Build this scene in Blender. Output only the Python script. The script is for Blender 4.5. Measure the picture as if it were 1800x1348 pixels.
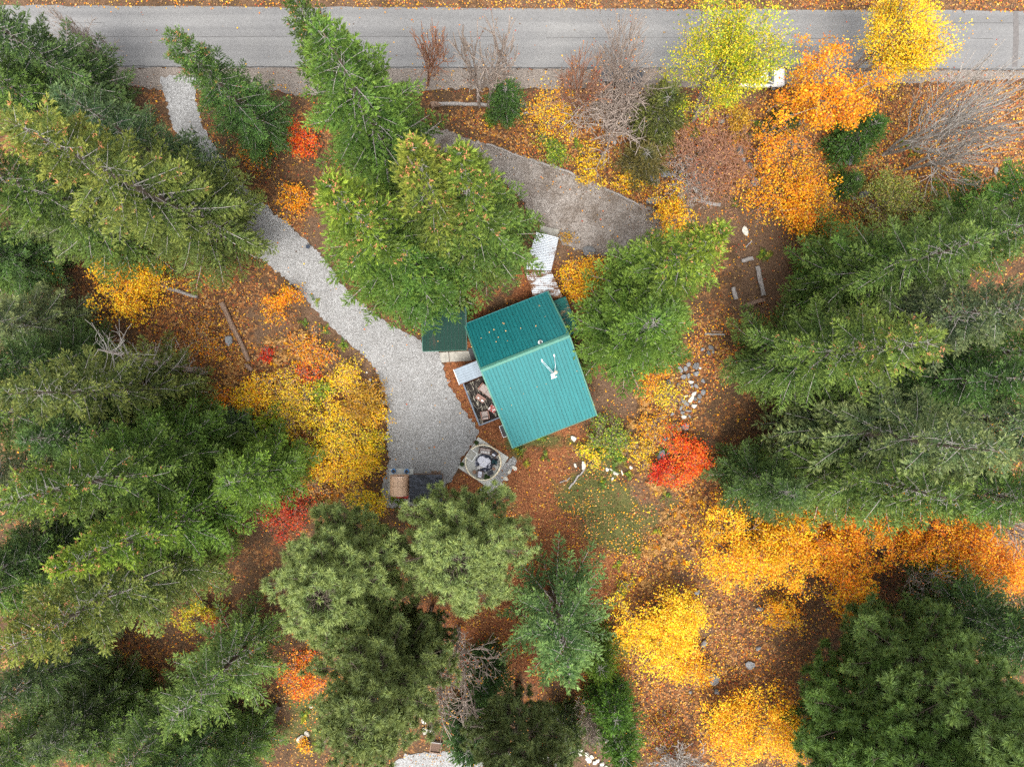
import bpy, math, random
import numpy as np
from mathutils import Vector, Matrix

R = math.radians
sc = bpy.context.scene
col = sc.collection
for o in list(bpy.data.objects):
    bpy.data.objects.remove(o)

# ------------------------------------------------------------------ camera, sky, sun, exposure
CAM_H = 71.0           # drone height in metres
S = 0.057              # metres on level ground for one pixel of the 1800 px wide photograph
cam_d = bpy.data.cameras.new('camera')
cam_d.sensor_width = 36.0
cam_d.lens = 18.0 / (900 * S / CAM_H)
cam_d.clip_start = 0.5
cam_d.clip_end = 1000.0
cam = bpy.data.objects.new('camera', cam_d)
cam.location = (0, 0, CAM_H)
cam.rotation_euler = (0, 0, 0)
col.objects.link(cam)
sc.camera = cam

world = bpy.data.worlds.new('World')
sc.world = world
world.use_nodes = True
wn = world.node_tree
wn.nodes.clear()
w_out = wn.nodes.new('ShaderNodeOutputWorld')
w_bg = wn.nodes.new('ShaderNodeBackground')
w_sky = wn.nodes.new('ShaderNodeTexSky')
w_sky.sky_type = 'NISHITA'
w_sky.sun_disc = False
w_sky.sun_elevation = R(65)
w_sky.sun_rotation = R(170)
w_sky.dust_density = 3.0
w_sky.air_density = 1.0
w_hs = wn.nodes.new('ShaderNodeHueSaturation')     # a thin even overcast greys the sky
w_hs.inputs['Saturation'].default_value = 0.12
wn.links.new(w_sky.outputs[0], w_hs.inputs['Color'])
wn.links.new(w_hs.outputs[0], w_bg.inputs['Color'])
w_bg.inputs['Strength'].default_value = 0.15
wn.links.new(w_bg.outputs[0], w_out.inputs[0])

sun_d = bpy.data.lights.new('sun', 'SUN')
sun_d.energy = 1.3
sun_d.angle = R(22)
sun_d.color = (1.0, 0.96, 0.9)
sun = bpy.data.objects.new('sun', sun_d)
sun.rotation_euler = (R(25), 0, R(-12))
sun.location = (0, 0, 60)
col.objects.link(sun)

sc.view_settings.view_transform = 'Standard'
sc.view_settings.look = 'None'
sc.view_settings.gamma = 1.0
sc.view_settings.use_curve_mapping = False
sc.view_settings.exposure = 1.6
sc.render.engine = 'CYCLES'
sc.cycles.max_bounces = 6
sc.cycles.diffuse_bounces = 4
sc.cycles.glossy_bounces = 2
sc.cycles.transmission_bounces = 4
sc.cycles.transparent_max_bounces = 6
sc.cycles.use_denoising = False
sc.cycles.use_adaptive_sampling = True
sc.cycles.adaptive_threshold = 0.02
sc.cycles.denoiser = 'OPENIMAGEDENOISE'
sc.cycles.denoising_input_passes = 'RGB_ALBEDO_NORMAL'
sc.cycles.denoising_prefilter = 'ACCURATE'

rng = np.random.default_rng(7)
random.seed(7)

# ------------------------------------------------------------------ places
def ramp(y):
    t = np.clip((np.asarray(y, float) - 15.5) / 12.0, 0, 1)
    return 1.5 * t * t * (3 - 2 * t)

def gz(x, y):
    return ramp(y)

def P(px, py, z=0.0):
    k = S * (CAM_H - z) / CAM_H
    return Vector(((px - 900) * k, (674 - py) * k, z))

def G(px, py):                       # the spot on the ground seen there
    z = 0.0
    for _ in range(4):
        p = P(px, py, z)
        z = float(gz(p.x, p.y))
    return P(px, py, z)

def foot(px, py, h):                 # ground point under a tip of height h above the ground
    zt = h
    for _ in range(4):
        p = P(px, py, zt)
        zt = h + float(gz(p.x, p.y))
    p = P(px, py, zt)
    return Vector((p.x, p.y, float(gz(p.x, p.y))))

# ------------------------------------------------------------------ materials
MATS = {}
def new_mat(name):
    m = bpy.data.materials.new(name)
    m.use_nodes = True
    nt = m.node_tree
    bsdf = nt.nodes['Principled BSDF']
    MATS[name] = m
    return m, nt, bsdf

def N(nt, t, **kw):
    n = nt.nodes.new(t)
    for k, v in kw.items():
        setattr(n, k, v)
    return n

def ramp_node(nt, fac, stops, interp='LINEAR'):
    r = N(nt, 'ShaderNodeValToRGB')
    r.color_ramp.interpolation = interp
    els = r.color_ramp.elements
    while len(els) > 1:
        els.remove(els[-1])
    els[0].position = stops[0][0]; els[0].color = (*stops[0][1], 1)
    for p, c in stops[1:]:
        e = els.new(p); e.color = (*c, 1)
    if fac is not None:
        nt.links.new(fac, r.inputs[0])
    return r.outputs[0]

def mix(nt, fac, a, b, mode='MIX'):
    m = N(nt, 'ShaderNodeMix', data_type='RGBA', blend_type=mode)
    if isinstance(fac, (int, float)):
        m.inputs[0].default_value = fac
    else:
        nt.links.new(fac, m.inputs[0])
    for i, v in ((6, a), (7, b)):
        if isinstance(v, tuple):
            m.inputs[i].default_value = (*v, 1)
        else:
            nt.links.new(v, m.inputs[i])
    return m.outputs[2]

def math_n(nt, op, a, b=None):
    m = N(nt, 'ShaderNodeMath', operation=op)
    for i, v in enumerate((a, b)):
        if v is None:
            continue
        if isinstance(v, (int, float)):
            m.inputs[i].default_value = v
        else:
            nt.links.new(v, m.inputs[i])
    return m.outputs[0]

def noise(nt, scale, detail=3, rough=0.6, coord=None, out='Fac'):
    n = N(nt, 'ShaderNodeTexNoise')
    n.inputs['Scale'].default_value = scale
    n.inputs['Detail'].default_value = detail
    n.inputs['Roughness'].default_value = rough
    if coord is not None:
        nt.links.new(coord, n.inputs['Vector'])
    return n.outputs[out]

def voro(nt, scale, coord=None, out='Color'):
    n = N(nt, 'ShaderNodeTexVoronoi')
    n.inputs['Scale'].default_value = scale
    if coord is not None:
        nt.links.new(coord, n.inputs['Vector'])
    return n.outputs[out]

def bump(nt, bsdf, h, strength=0.5, dist=0.03):
    b = N(nt, 'ShaderNodeBump')
    b.inputs['Strength'].default_value = strength
    b.inputs['Distance'].default_value = dist
    nt.links.new(h, b.inputs['Height'])
    nt.links.new(b.outputs[0], bsdf.inputs['Normal'])

def coord(nt, kind='Object'):
    return N(nt, 'ShaderNodeTexCoord').outputs[kind]

def sep_val(nt, c):
    s = N(nt, 'ShaderNodeSeparateColor')
    nt.links.new(c, s.inputs[0])
    return s.outputs[0]

def plain(name, c, rough=0.6, var=0.15, scale=8.0, metal=0.0, c2=None, bumpy=0.0):
    m, nt, b = new_mat(name)
    co = coord(nt)
    n = noise(nt, scale, 4, 0.65, co)
    lo = tuple(x * (1 - var) for x in c)
    hi = c2 if c2 else tuple(min(1, x * (1 + var)) for x in c)
    nt.links.new(ramp_node(nt, n, [(0.3, lo), (0.7, hi)]), b.inputs['Base Color'])
    b.inputs['Roughness'].default_value = rough
    b.inputs['Metallic'].default_value = metal
    if bumpy:
        bump(nt, b, n, bumpy, 0.02)
    return m

# foliage and litter: per-leaf colour attribute times the object's own tint
def leaf_mat(name, trans=0.3, rough=0.55):
    m, nt, b = new_mat(name)
    a = N(nt, 'ShaderNodeAttribute', attribute_name='Col')
    oi = N(nt, 'ShaderNodeObjectInfo')
    c = mix(nt, 1.0, a.outputs['Color'], oi.outputs['Color'], 'MULTIPLY')
    nt.links.new(c, b.inputs['Base Color'])
    b.inputs['Roughness'].default_value = rough
    b.inputs['Specular IOR Level'].default_value = 0.25
    if trans > 0:
        t = N(nt, 'ShaderNodeBsdfTranslucent')
        nt.links.new(c, t.inputs['Color'])
        ms = N(nt, 'ShaderNodeMixShader')
        ms.inputs[0].default_value = trans
        nt.links.new(b.outputs[0], ms.inputs[1])
        nt.links.new(t.outputs[0], ms.inputs[2])
        nt.links.new(ms.outputs[0], nt.nodes['Material Output'].inputs[0])
    return m

M_NEEDLE = leaf_mat('needles', 0.22, 0.5)
M_LEAF = leaf_mat('autumn_leaves', 0.35, 0.5)
M_LITTER = leaf_mat('fallen_leaf', 0.0, 0.7)
M_BARK = plain('bark', (0.10, 0.075, 0.055), 0.9, 0.5, 14, bumpy=0.6)
M_TWIG = plain('grey_twig', (0.34, 0.31, 0.28), 0.85, 0.35, 9)
M_TWIG2 = plain('bare_branch', (0.30, 0.24, 0.20), 0.85, 0.35, 5)
M_TWIG3 = plain('red_brown_twig', (0.30, 0.15, 0.09), 0.85, 0.35, 5)
M_DEAD = plain('weathered_trunk', (0.27, 0.22, 0.19), 0.9, 0.45, 12, bumpy=0.6)
M_CONE = plain('fir_cone', (0.38, 0.15, 0.06), 0.7, 0.35, 20)
M_CONC = plain('concrete', (0.30, 0.285, 0.245), 0.85, 0.25, 2.2)
M_CONC2 = plain('pale_concrete', (0.44, 0.44, 0.405), 0.85, 0.14, 2.0)
M_ROCK = plain('grey_rock', (0.19, 0.195, 0.20), 0.85, 0.45, 3.0, bumpy=0.5)
M_ROCKD = plain('dark_rock', (0.12, 0.12, 0.12), 0.85, 0.5, 3.0, bumpy=0.5)
M_ROCKP = plain('pale_rock', (0.54, 0.51, 0.44), 0.85, 0.3, 3.0, bumpy=0.4)
M_LOG = plain('weathered_log', (0.24, 0.22, 0.205), 0.9, 0.4, 6.0, bumpy=0.6)
M_LOGB = plain('brown_log', (0.20, 0.13, 0.09), 0.9, 0.5, 6.0, bumpy=0.6)
M_BLACK = plain('black_plastic', (0.012, 0.012, 0.014), 0.5, 0.3, 5)
M_WHITE = plain('white_paint', (0.78, 0.78, 0.76), 0.5, 0.06, 5)
M_STEEL = plain('galvanised_steel', (0.62, 0.65, 0.68), 0.4, 0.1, 6, metal=0.4)

def metal_roof(name, c, rough=0.4, streak=0.12, spec=0.3):
    m, nt, b = new_mat(name)
    co = coord(nt)
    mp = N(nt, 'ShaderNodeMapping')
    mp.inputs['Scale'].default_value = (2.2, 0.25, 0.25)
    nt.links.new(co, mp.inputs[0])
    n = noise(nt, 1.2, 4, 0.7, mp.outputs[0])
    c1 = ramp_node(nt, n, [(0.3, tuple(x * (1 - streak) for x in c)), (0.7, tuple(x * (1 + streak) for x in c))])
    n2 = noise(nt, 0.5, 3, 0.6, co)
    c2 = mix(nt, math_n(nt, 'MULTIPLY', n2, 0.16), c1, tuple(min(1, x * 1.3 + 0.03) for x in c))
    nt.links.new(c2, b.inputs['Base Color'])
    b.inputs['Roughness'].default_value = rough
    b.inputs['Specular IOR Level'].default_value = spec
    return m
M_ROOF = metal_roof('green_metal_roof', (0.010, 0.140, 0.146), 0.45, spec=.3)
M_ROOF_TRIM = metal_roof('pale_green_trim', (0.062, 0.185, 0.140), 0.5)
M_ROOF_DK = metal_roof('dark_green_roof', (0.014, 0.085, 0.060), 0.55, 0.3)
M_AWN = metal_roof('blue_grey_awning', (0.20, 0.245, 0.29), 0.45, 0.14)

def needle_dusted(name, base, litter, thr, scale=1.3, stretch=(1, 1, 1)):
    m, nt, b = new_mat(name)
    co = coord(nt)
    mp = N(nt, 'ShaderNodeMapping')
    mp.inputs['Scale'].default_value = stretch
    nt.links.new(co, mp.inputs[0])
    n = noise(nt, scale, 5, 0.7, mp.outputs[0])
    n2 = noise(nt, 14.0, 2, 0.6, co)
    s = math_n(nt, 'ADD', n, math_n(nt, 'MULTIPLY', math_n(nt, 'SUBTRACT', n2, 0.5), 0.35))
    f = N(nt, 'ShaderNodeMapRange')
    f.inputs['From Min'].default_value = thr
    f.inputs['From Max'].default_value = thr + 0.06
    nt.links.new(s, f.inputs['Value'])
    lit = ramp_node(nt, n2, [(0.3, tuple(x * 0.55 for x in litter)), (0.7, tuple(x * 1.3 for x in litter))])
    nt.links.new(mix(nt, f.outputs[0], base, lit), b.inputs['Base Color'])
    b.inputs['Roughness'].default_value = 0.7
    b.inputs['Specular IOR Level'].default_value = 0.2
    return m
M_WALKROOF = needle_dusted('white_roof_with_needles', (0.52, 0.55, 0.58), (0.16, 0.075, 0.03), 0.52, 0.55, (1, 1.0, 1))
M_WALKROOF2 = needle_dusted('littered_white_roof', (0.52, 0.55, 0.58), (0.16, 0.075, 0.03), 0.42, 0.6, (0.6, 1.6, 1))
M_LEANTO = needle_dusted('littered_green_roof', (0.010, 0.085, 0.075), (0.30, 0.19, 0.10), 0.55, 0.9, (0.5, 2.0, 1))
M_SHEDROOF = needle_dusted('dusty_dark_green_roof', (0.004, 0.030, 0.021), (0.035, 0.036, 0.025), 0.60, 0.5, (1.5, 0.4, 1))
M_DECK = needle_dusted('worn_deck_board', (0.022, 0.017, 0.015), (0.46, 0.42, 0.33), 0.56, 2.2, (3.2, 0.45, 1))

def wood_mat(name, c, axis=1, rough=0.6):
    m, nt, b = new_mat(name)
    co = coord(nt)
    mp = N(nt, 'ShaderNodeMapping')
    sc_ = [9.0, 9.0, 9.0]; sc_[axis] = 0.8
    mp.inputs['Scale'].default_value = sc_
    nt.links.new(co, mp.inputs[0])
    n = noise(nt, 1.0, 4, 0.65, mp.outputs[0])
    nt.links.new(ramp_node(nt, n, [(0.3, tuple(x * 0.75 for x in c)), (0.7, tuple(min(1, x * 1.2) for x in c))]), b.inputs['Base Color'])
    b.inputs['Roughness'].default_value = rough
    return m
M_CEDAR = wood_mat('cedar_stave', (0.70, 0.46, 0.30))
M_WOOD = wood_mat('brown_wood', (0.22, 0.12, 0.07), 0)
M_SIDING = wood_mat('brown_siding', (0.16, 0.10, 0.07), 0)
M_SLAT = wood_mat('bench_slat', (0.26, 0.16, 0.11), 0)

m, nt, b = new_mat('asphalt')
co = coord(nt)
mp = N(nt, 'ShaderNodeMapping'); mp.inputs['Scale'].default_value = (0.03, 0.9, 1); nt.links.new(co, mp.inputs[0])
lanes = noise(nt, 1.0, 3, 0.5, mp.outputs[0])
fine = noise(nt, 9.0, 3, 0.8, co)
patch = noise(nt, 0.16, 4, 0.6, co)
c = ramp_node(nt, lanes, [(0.3, (0.122, 0.120, 0.119)), (0.7, (0.185, 0.182, 0.178))])
c = mix(nt, 0.55, c, ramp_node(nt, fine, [(0.35, (0.62, 0.62, 0.62)), (0.65, (1.25, 1.25, 1.25))]), 'MULTIPLY')
c = mix(nt, 0.5, c, ramp_node(nt, patch, [(0.35, (0.85, 0.85, 0.87)), (0.65, (1.1, 1.09, 1.07))]), 'MULTIPLY')
nt.links.new(c, b.inputs['Base Color']); b.inputs['Roughness'].default_value = 0.85
bump(nt, b, fine, 0.3, 0.01)
M_ASPH = m
M_TAR = plain('tar_seam', (0.05, 0.047, 0.045), 0.7, 0.4, 3)
M_PATCHASPH = plain('asphalt_patch', (0.11, 0.10, 0.095), 0.8, 0.25, 4)

def gravel(name, cs, big=0.5):
    m, nt, b = new_mat(name)
    co = coord(nt)
    v = sep_val(nt, voro(nt, 15.0, co))
    v2 = sep_val(nt, voro(nt, 33.0, co))
    f = math_n(nt, 'ADD', math_n(nt, 'MULTIPLY', v, 0.6), math_n(nt, 'MULTIPLY', v2, 0.4))
    c = ramp_node(nt, f, [(0.12, cs[0]), (0.4, cs[1]), (0.6, cs[2]), (0.88, cs[3])])
    n = noise(nt, 0.5, 6, 0.72, co)
    c = mix(nt, big, c, ramp_node(nt, n, [(0.36, cs[4]), (0.64, (1.08, 1.08, 1.08))]), 'MULTIPLY')
    nt.links.new(c, b.inputs['Base Color']); b.inputs['Roughness'].default_value = 0.9
    bump(nt, b, f, 0.6, 0.03)
    return m
M_GRAVEL = gravel('grey_gravel', [(0.11, 0.107, 0.102), (0.215, 0.211, 0.206), (0.262, 0.258, 0.253), (0.40, 0.40, 0.397), (0.70, 0.68, 0.66)])
M_DIRTG = gravel('dirt_and_gravel', [(0.07, 0.058, 0.048), (0.20, 0.175, 0.155), (0.25, 0.222, 0.20), (0.38, 0.35, 0.32), (0.44, 0.37, 0.31)], 0.9)
M_SHOULDER = gravel('road_shoulder', [(0.085, 0.069, 0.058), (0.17, 0.143, 0.121), (0.20, 0.17, 0.146), (0.26, 0.225, 0.195), (0.72, 0.68, 0.64)], 0.7)

# ground: forest floor, its mix set by soft-edged attributes (bark mulch, grass, bare soil, leaf cover)
m, nt, b = new_mat('forest_floor')
co = coord(nt)
edge = noise(nt, 0.55, 7, 0.72, co)
fine = noise(nt, 7.0, 4, 0.75, co)
def mask(attr):
    a = N(nt, 'ShaderNodeAttribute', attribute_name=attr)
    s = math_n(nt, 'ADD', a.outputs['Fac'], math_n(nt, 'MULTIPLY', math_n(nt, 'SUBTRACT', edge, 0.5), 2.2))
    f = N(nt, 'ShaderNodeMapRange')
    f.inputs['From Min'].default_value = 0.34; f.inputs['From Max'].default_value = 0.66
    nt.links.new(s, f.inputs['Value'])
    return f.outputs[0]
cell = sep_val(nt, voro(nt, 6.0, co))
cell2 = sep_val(nt, voro(nt, 11.0, co))
duff = ramp_node(nt, fine, [(0.3, (0.0249, 0.0147, 0.0073)), (0.52, (0.0707, 0.0374, 0.0159)), (0.75, (0.1413, 0.0732, 0.0276))])
leafc = ramp_node(nt, cell, [(0.0, (0.0561, 0.0238, 0.0102)), (0.35, (0.1798, 0.0614, 0.0171)), (0.55, (0.2922, 0.0992, 0.0221)), (0.72, (0.4046, 0.1537, 0.0298)), (0.86, (0.4720, 0.2182, 0.0639)), (0.95, (0.5394, 0.2976, 0.1278))], 'CONSTANT')
leafc = mix(nt, 0.45, leafc, duff)
mulch = ramp_node(nt, cell2, [(0.1, (0.1007, 0.0324, 0.0097)), (0.5, (0.1935, 0.0638, 0.0194)), (0.9, (0.2787, 0.1088, 0.0389))])
mulch = mix(nt, 0.5, mulch, ramp_node(nt, fine, [(0.35, (0.6, 0.55, 0.5)), (0.65, (1.15, 1.12, 1.1))]), 'MULTIPLY')
grass = ramp_node(nt, fine, [(0.3, (0.0336, 0.0447, 0.0102)), (0.55, (0.0842, 0.0844, 0.0187)), (0.75, (0.1685, 0.1091, 0.0341))])
soil = ramp_node(nt, fine, [(0.3, (0.0506, 0.0278, 0.0154)), (0.55, (0.1180, 0.0676, 0.0367)), (0.78, (0.2248, 0.1439, 0.0853))])
c = mix(nt, mask('leafy'), duff, leafc)
c = mix(nt, mask('soil'), c, soil)
c = mix(nt, mask('mulch'), c, mulch)
c = mix(nt, mask('grass'), c, grass)
nt.links.new(c, b.inputs['Base Color']); b.inputs['Roughness'].default_value = 0.95
bump(nt, b, math_n(nt, 'ADD', cell, fine), 0.7, 0.05)
M_GROUND = m

# ------------------------------------------------------------------ mesh helpers
def np_mesh(name, V, F, C=None, smooth=False):
    V = np.asarray(V, np.float32); F = np.asarray(F, np.int32)
    me = bpy.data.meshes.new(name)
    k = F.shape[1]
    me.vertices.add(len(V)); me.vertices.foreach_set('co', V.ravel())
    me.loops.add(F.size); me.loops.foreach_set('vertex_index', F.ravel())
    me.polygons.add(len(F)); me.polygons.foreach_set('loop_start', np.arange(0, F.size, k, dtype=np.int32))
    if C is not None:
        a = me.attributes.new('Col', 'FLOAT_COLOR', 'POINT')
        cc = np.ones((len(V), 4), np.float32); cc[:, :3] = C
        a.data.foreach_set('color', cc.ravel())
    me.update(calc_edges=True)
    if smooth:
        me.polygons.foreach_set('use_smooth', np.ones(len(F), bool))
    return me

def link(name, me, mat=None, parent=None, loc=None, rz=0.0):
    o = bpy.data.objects.new(name, me)
    col.objects.link(o)
    if mat is not None and me is not None and len(me.materials) == 0:
        me.materials.append(mat)
    if parent is not None:
        o.parent = parent
    if loc is not None:
        o.location = loc
    if rz:
        o.rotation_euler = (0, 0, rz)
    return o

def tag(o, label=None, cat=None, group=None, kind=None):
    if label: o['label'] = label
    if cat: o['category'] = cat
    if group: o['group'] = group
    if kind: o['kind'] = kind
    return o

def thing(name, label, cat, loc=(0, 0, 0), rz=0.0, group=None):
    o = bpy.data.objects.new(name, None)
    o.empty_display_size = 0.2
    col.objects.link(o)
    o.location = loc
    o.rotation_euler = (0, 0, rz)
    return tag(o, label, cat, group)

class MB:
    def __init__(s):
        s.v = []; s.f = []
    def add(s, vs, fs):
        n = len(s.v)
        s.v += [tuple(v) for v in vs]
        s.f += [tuple(i + n for i in f) for f in fs]
        return s
    def box(s, c, d, rz=0.0, tilt=None):
        hx, hy, hz = d[0] / 2, d[1] / 2, d[2] / 2
        M_ = Matrix.Rotation(rz, 3, 'Z')
        if tilt is not None:
            M_ = M_ @ Matrix.Rotation(tilt[1], 3, tilt[0])
        vs = [M_ @ Vector((x * hx, y * hy, z * hz)) + Vector(c) for z in (-1, 1) for x, y in ((-1, -1), (1, -1), (1, 1), (-1, 1))]
        return s.add(vs, [(3, 2, 1, 0), (4, 5, 6, 7), (0, 1, 5, 4), (1, 2, 6, 5), (2, 3, 7, 6), (3, 0, 4, 7)])
    def bar(s, a, b_, w, h=None):
        a = Vector(a); b_ = Vector(b_); d = (b_ - a); L = d.length; d.normalize()
        up = Vector((0, 0, 1)) if abs(d.z) < 0.95 else Vector((1, 0, 0))
        x = d.cross(up).normalized(); u = x.cross(d)
        h = h or w
        vs = []
        for p in (a, b_):
            for sx, sy in ((-1, -1), (1, -1), (1, 1), (-1, 1)):
                vs.append(p + x * sx * w / 2 + u * sy * h / 2)
        return s.add(vs, [(3, 2, 1, 0), (4, 5, 6, 7), (0, 1, 5, 4), (1, 2, 6, 5), (2, 3, 7, 6), (3, 0, 4, 7)])
    def slab(s, pts, t):               # a plate whose top corners are pts, t thick downwards
        n = len(pts)
        vs = [Vector(p) for p in pts] + [Vector(p) - Vector((0, 0, t)) for p in pts]
        fs = [tuple(range(n)), tuple(range(2 * n - 1, n - 1, -1))]
        fs += [(i, i + n, (i + 1) % n + n, (i + 1) % n) for i in range(n)]
        return s.add(vs, fs)
    def lathe(s, prof, c=(0, 0, 0), n=16, cap=True):
        vs = []; fs = []
        for r_, z in prof:
            for i in range(n):
                a = 2 * math.pi * i / n
                vs.append((c[0] + r_ * math.cos(a), c[1] + r_ * math.sin(a), c[2] + z))
        for j in range(len(prof) - 1):
            for i in range(n):
                fs.append((j * n + i, j * n + (i + 1) % n, (j + 1) * n + (i + 1) % n, (j + 1) * n + i))
        if cap:
            fs.append(tuple(range(n - 1, -1, -1)))
            fs.append(tuple((len(prof) - 1) * n + i for i in range(n)))
        return s.add(vs, fs)
    def tube(s, pts, rs, n=6):
        pts = [Vector(p) for p in pts]
        vs = []; fs = []
        for i, p in enumerate(pts):
            d = (pts[min(i + 1, len(pts) - 1)] - pts[max(i - 1, 0)]).normalized()
            up = Vector((0, 0, 1)) if abs(d.z) < 0.9 else Vector((1, 0, 0))
            x = d.cross(up).normalized(); u = x.cross(d)
            r_ = rs[i] if isinstance(rs, (list, tuple)) else rs
            for k in range(n):
                a = 2 * math.pi * k / n
                vs.append(p + (x * math.cos(a) + u * math.sin(a)) * r_)
        for i in range(len(pts) - 1):
            for k in range(n):
                fs.append((i * n + k, i * n + (k + 1) % n, (i + 1) * n + (k + 1) % n, (i + 1) * n + k))
        fs.append(tuple(range(n - 1, -1, -1)))
        fs.append(tuple((len(pts) - 1) * n + k for k in range(n)))
        return s.add(vs, fs)
    def mesh(s, name):
        me = bpy.data.meshes.new(name)
        me.from_pydata([tuple(v) for v in s.v], [], s.f)
        me.update()
        return me
    def build(s, name, mat, parent=None, bevel=0.0, smooth=False, loc=None, rz=0.0):
        me = s.mesh(name)
        o = link(name, me, mat, parent, loc, rz)
        if smooth:
            me.polygons.foreach_set('use_smooth', np.ones(len(me.polygons), bool))
        if bevel:
            bv = o.modifiers.new('edge', 'BEVEL'); bv.width = bevel; bv.segments = 2; bv.limit_method = 'ANGLE'
        return o

def unit(a):
    return a / (np.linalg.norm(a, axis=-1, keepdims=True) + 1e-9)

def inside(px, py, poly):
    px = np.asarray(px, float); py = np.asarray(py, float)
    r = np.zeros(px.shape, bool)
    n = len(poly)
    for i in range(n):
        x0, y0 = poly[i]; x1, y1 = poly[(i + 1) % n]
        c = ((y0 > py) != (y1 > py)) & (px < (x1 - x0) * (py - y0) / (y1 - y0 + 1e-12) + x0)
        r ^= c
    return r

def to_px(x, y):
    z = gz(x, y)
    k = S * (CAM_H - z) / CAM_H
    return x / k + 900, 674 - y / k

def smooth_poly(pts, it=2):
    for _ in range(it):
        q = []
        for i in range(len(pts)):
            a = pts[i]; b_ = pts[(i + 1) % len(pts)]
            q.append((a[0] * .75 + b_[0] * .25, a[1] * .75 + b_[1] * .25))
            q.append((a[0] * .25 + b_[0] * .75, a[1] * .25 + b_[1] * .75))
        pts = q
    return pts

def fray(pts, amp, step, rg):
    out = []
    n = len(pts)
    for i in range(n):
        a = np.array(pts[i]); b_ = np.array(pts[(i + 1) % n])
        d = b_ - a; L = np.hypot(*d); k = max(1, int(L / step))
        nrm = np.array([-d[1], d[0]]) / (L + 1e-9)
        for j in range(k):
            out.append(tuple(a + d * j / k + nrm * rg.normal(0, amp)))
    return out

def sheet(name, poly_px, mat, lift, amp=2.0, step=5.0, smooth=2, seed=1, cell=1.0):
    """a surface laid on the ground: outline in photo pixels, cut into a fine grid so that it follows the slope"""
    import bmesh
    rg = np.random.default_rng(seed)
    pts = smooth_poly(poly_px, smooth) if smooth else poly_px
    if amp:
        pts = fray(pts, amp, step, rg)
    bm = bmesh.new()
    vs = []
    for p in pts:
        g = G(*p); vs.append(bm.verts.new((g.x, g.y, 0)))
    f = bm.faces.new(vs)
    bmesh.ops.triangulate(bm, faces=[f], ngon_method='EAR_CLIP')
    ys = [v.co.y for v in bm.verts]
    y = math.floor(min(ys)) + cell
    while y < max(ys):
        if 14.5 < y < 28.5:
            bmesh.ops.bisect_plane(bm, geom=bm.verts[:] + bm.edges[:] + bm.faces[:], plane_co=(0, y, 0), plane_no=(0, 1, 0))
        y += cell
    for v in bm.verts:
        v.co.z = float(gz(v.co.x, v.co.y)) + lift
    me = bpy.data.meshes.new(name)
    bm.normal_update()
    if sum(f.normal.z for f in bm.faces) < 0:
        bmesh.ops.reverse_faces(bm, faces=bm.faces[:])
    bm.to_mesh(me); bm.free()
    o = link(name, me, mat)
    tag(o, kind='structure')
    return o

# ------------------------------------------------------------------ ground
def axis(lo, hi, step, far):
    a = list(np.arange(lo, hi + step, step))
    ext = [8, 20, 45, 90, far]
    return np.array([lo - e for e in reversed(ext)] + a + [hi + e for e in ext])
gx = axis(-58, 58, 0.5, 220); gy = axis(-46, 46, 0.5, 220)
X, Y = np.meshgrid(gx, gy)
PX, PY = to_px(X, Y)
def blob(px, py, lst):
    r = np.zeros(np.shape(px))
    for (cx, cy, rx, ry, v) in lst:
        d = np.sqrt(((px - cx) / rx) ** 2 + ((py - cy) / ry) ** 2)
        r = np.maximum(r, v * np.clip((1.5 - d) / 1.0, 0, 1))
    return r
MULCH = [(870, 880, 70, 110, 1), (930, 860, 90, 90, 1), (950, 930, 70, 80, 1), (1000, 1010, 110, 70, .9), (900, 1060, 110, 100, .85), (860, 745, 60, 60, 1),
         (815, 690, 45, 70, 1), (950, 1130, 90, 90, .8), (820, 560, 40, 60, 1), (940, 500, 40, 60, .9), (850, 1120, 120, 90, .85), (800, 1180, 90, 60, .7), (1010, 780, 60, 40, .75)]
GRASS = [(1040, 870, 62, 45, .95), (1080, 920, 55, 45, 1), (1105, 955, 35, 25, .8), (905, 930, 40, 45, .55), (945, 775, 70, 14, .75), (905, 790, 20, 22, .6), (540, 1270, 50, 60, .7), (1060, 800, 60, 50, .55), (610, 1260, 50, 60, .5), (1170, 900, 60, 40, .4), (1000, 1270, 60, 40, .5)]
SOIL = [(1350, 450, 60, 110, 1), (1260, 385, 110, 45, 1), (1320, 520, 40, 60, .9), (1080, 690, 60, 50, .75), (560, 580, 30, 60, .9), (620, 640, 50, 30, .9), (540, 520, 25, 60, .7), (600, 620, 40, 40, .8), (470, 570, 50, 60, .6), (560, 410, 30, 50, .8), (1130, 880, 80, 50, .6), (700, 10, 1500, 30, .5), (1160, 150, 40, 30, .9), (1300, 160, 40, 25, .8), (1040, 1320, 60, 40, .8), (1010, 430, 60, 50, .7), (1200, 1050, 90, 160, .45)]
LEAFY = [(1000, 220, 180, 70, .9), (1150, 300, 200, 80, 1), (1450, 280, 350, 130, 1), (1680, 250, 200, 150, 1), (380, 580, 150, 120, .95), (560, 760, 120, 150, .9), (1200, 1000, 150, 220, .95), (1250, 1200, 160, 160, .9), (1700, 900, 160, 160, .9), (1330, 570, 60, 60, .8), (530, 390, 50, 70, .8), (230, 1170, 100, 60, .8), (560, 1200, 80, 60, .8), (1010, 470, 60, 60, .9), (750, 1120, 80, 60, .6), (1180, 720, 60, 90, .9), (1240, 620, 40, 60, .9), (1060, 640, 30, 60, .7), (1600, 5, 300, 18, .9), (1050, 5, 300, 14, .8), (1100, 1200, 120, 120, .8)]
idx = np.arange(X.size).reshape(X.shape)
F = np.stack([idx[:-1, :-1], idx[:-1, 1:], idx[1:, 1:], idx[1:, :-1]], -1).reshape(-1, 4)
dip = 0.03 + 0.05 * rng.random(X.shape)
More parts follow.
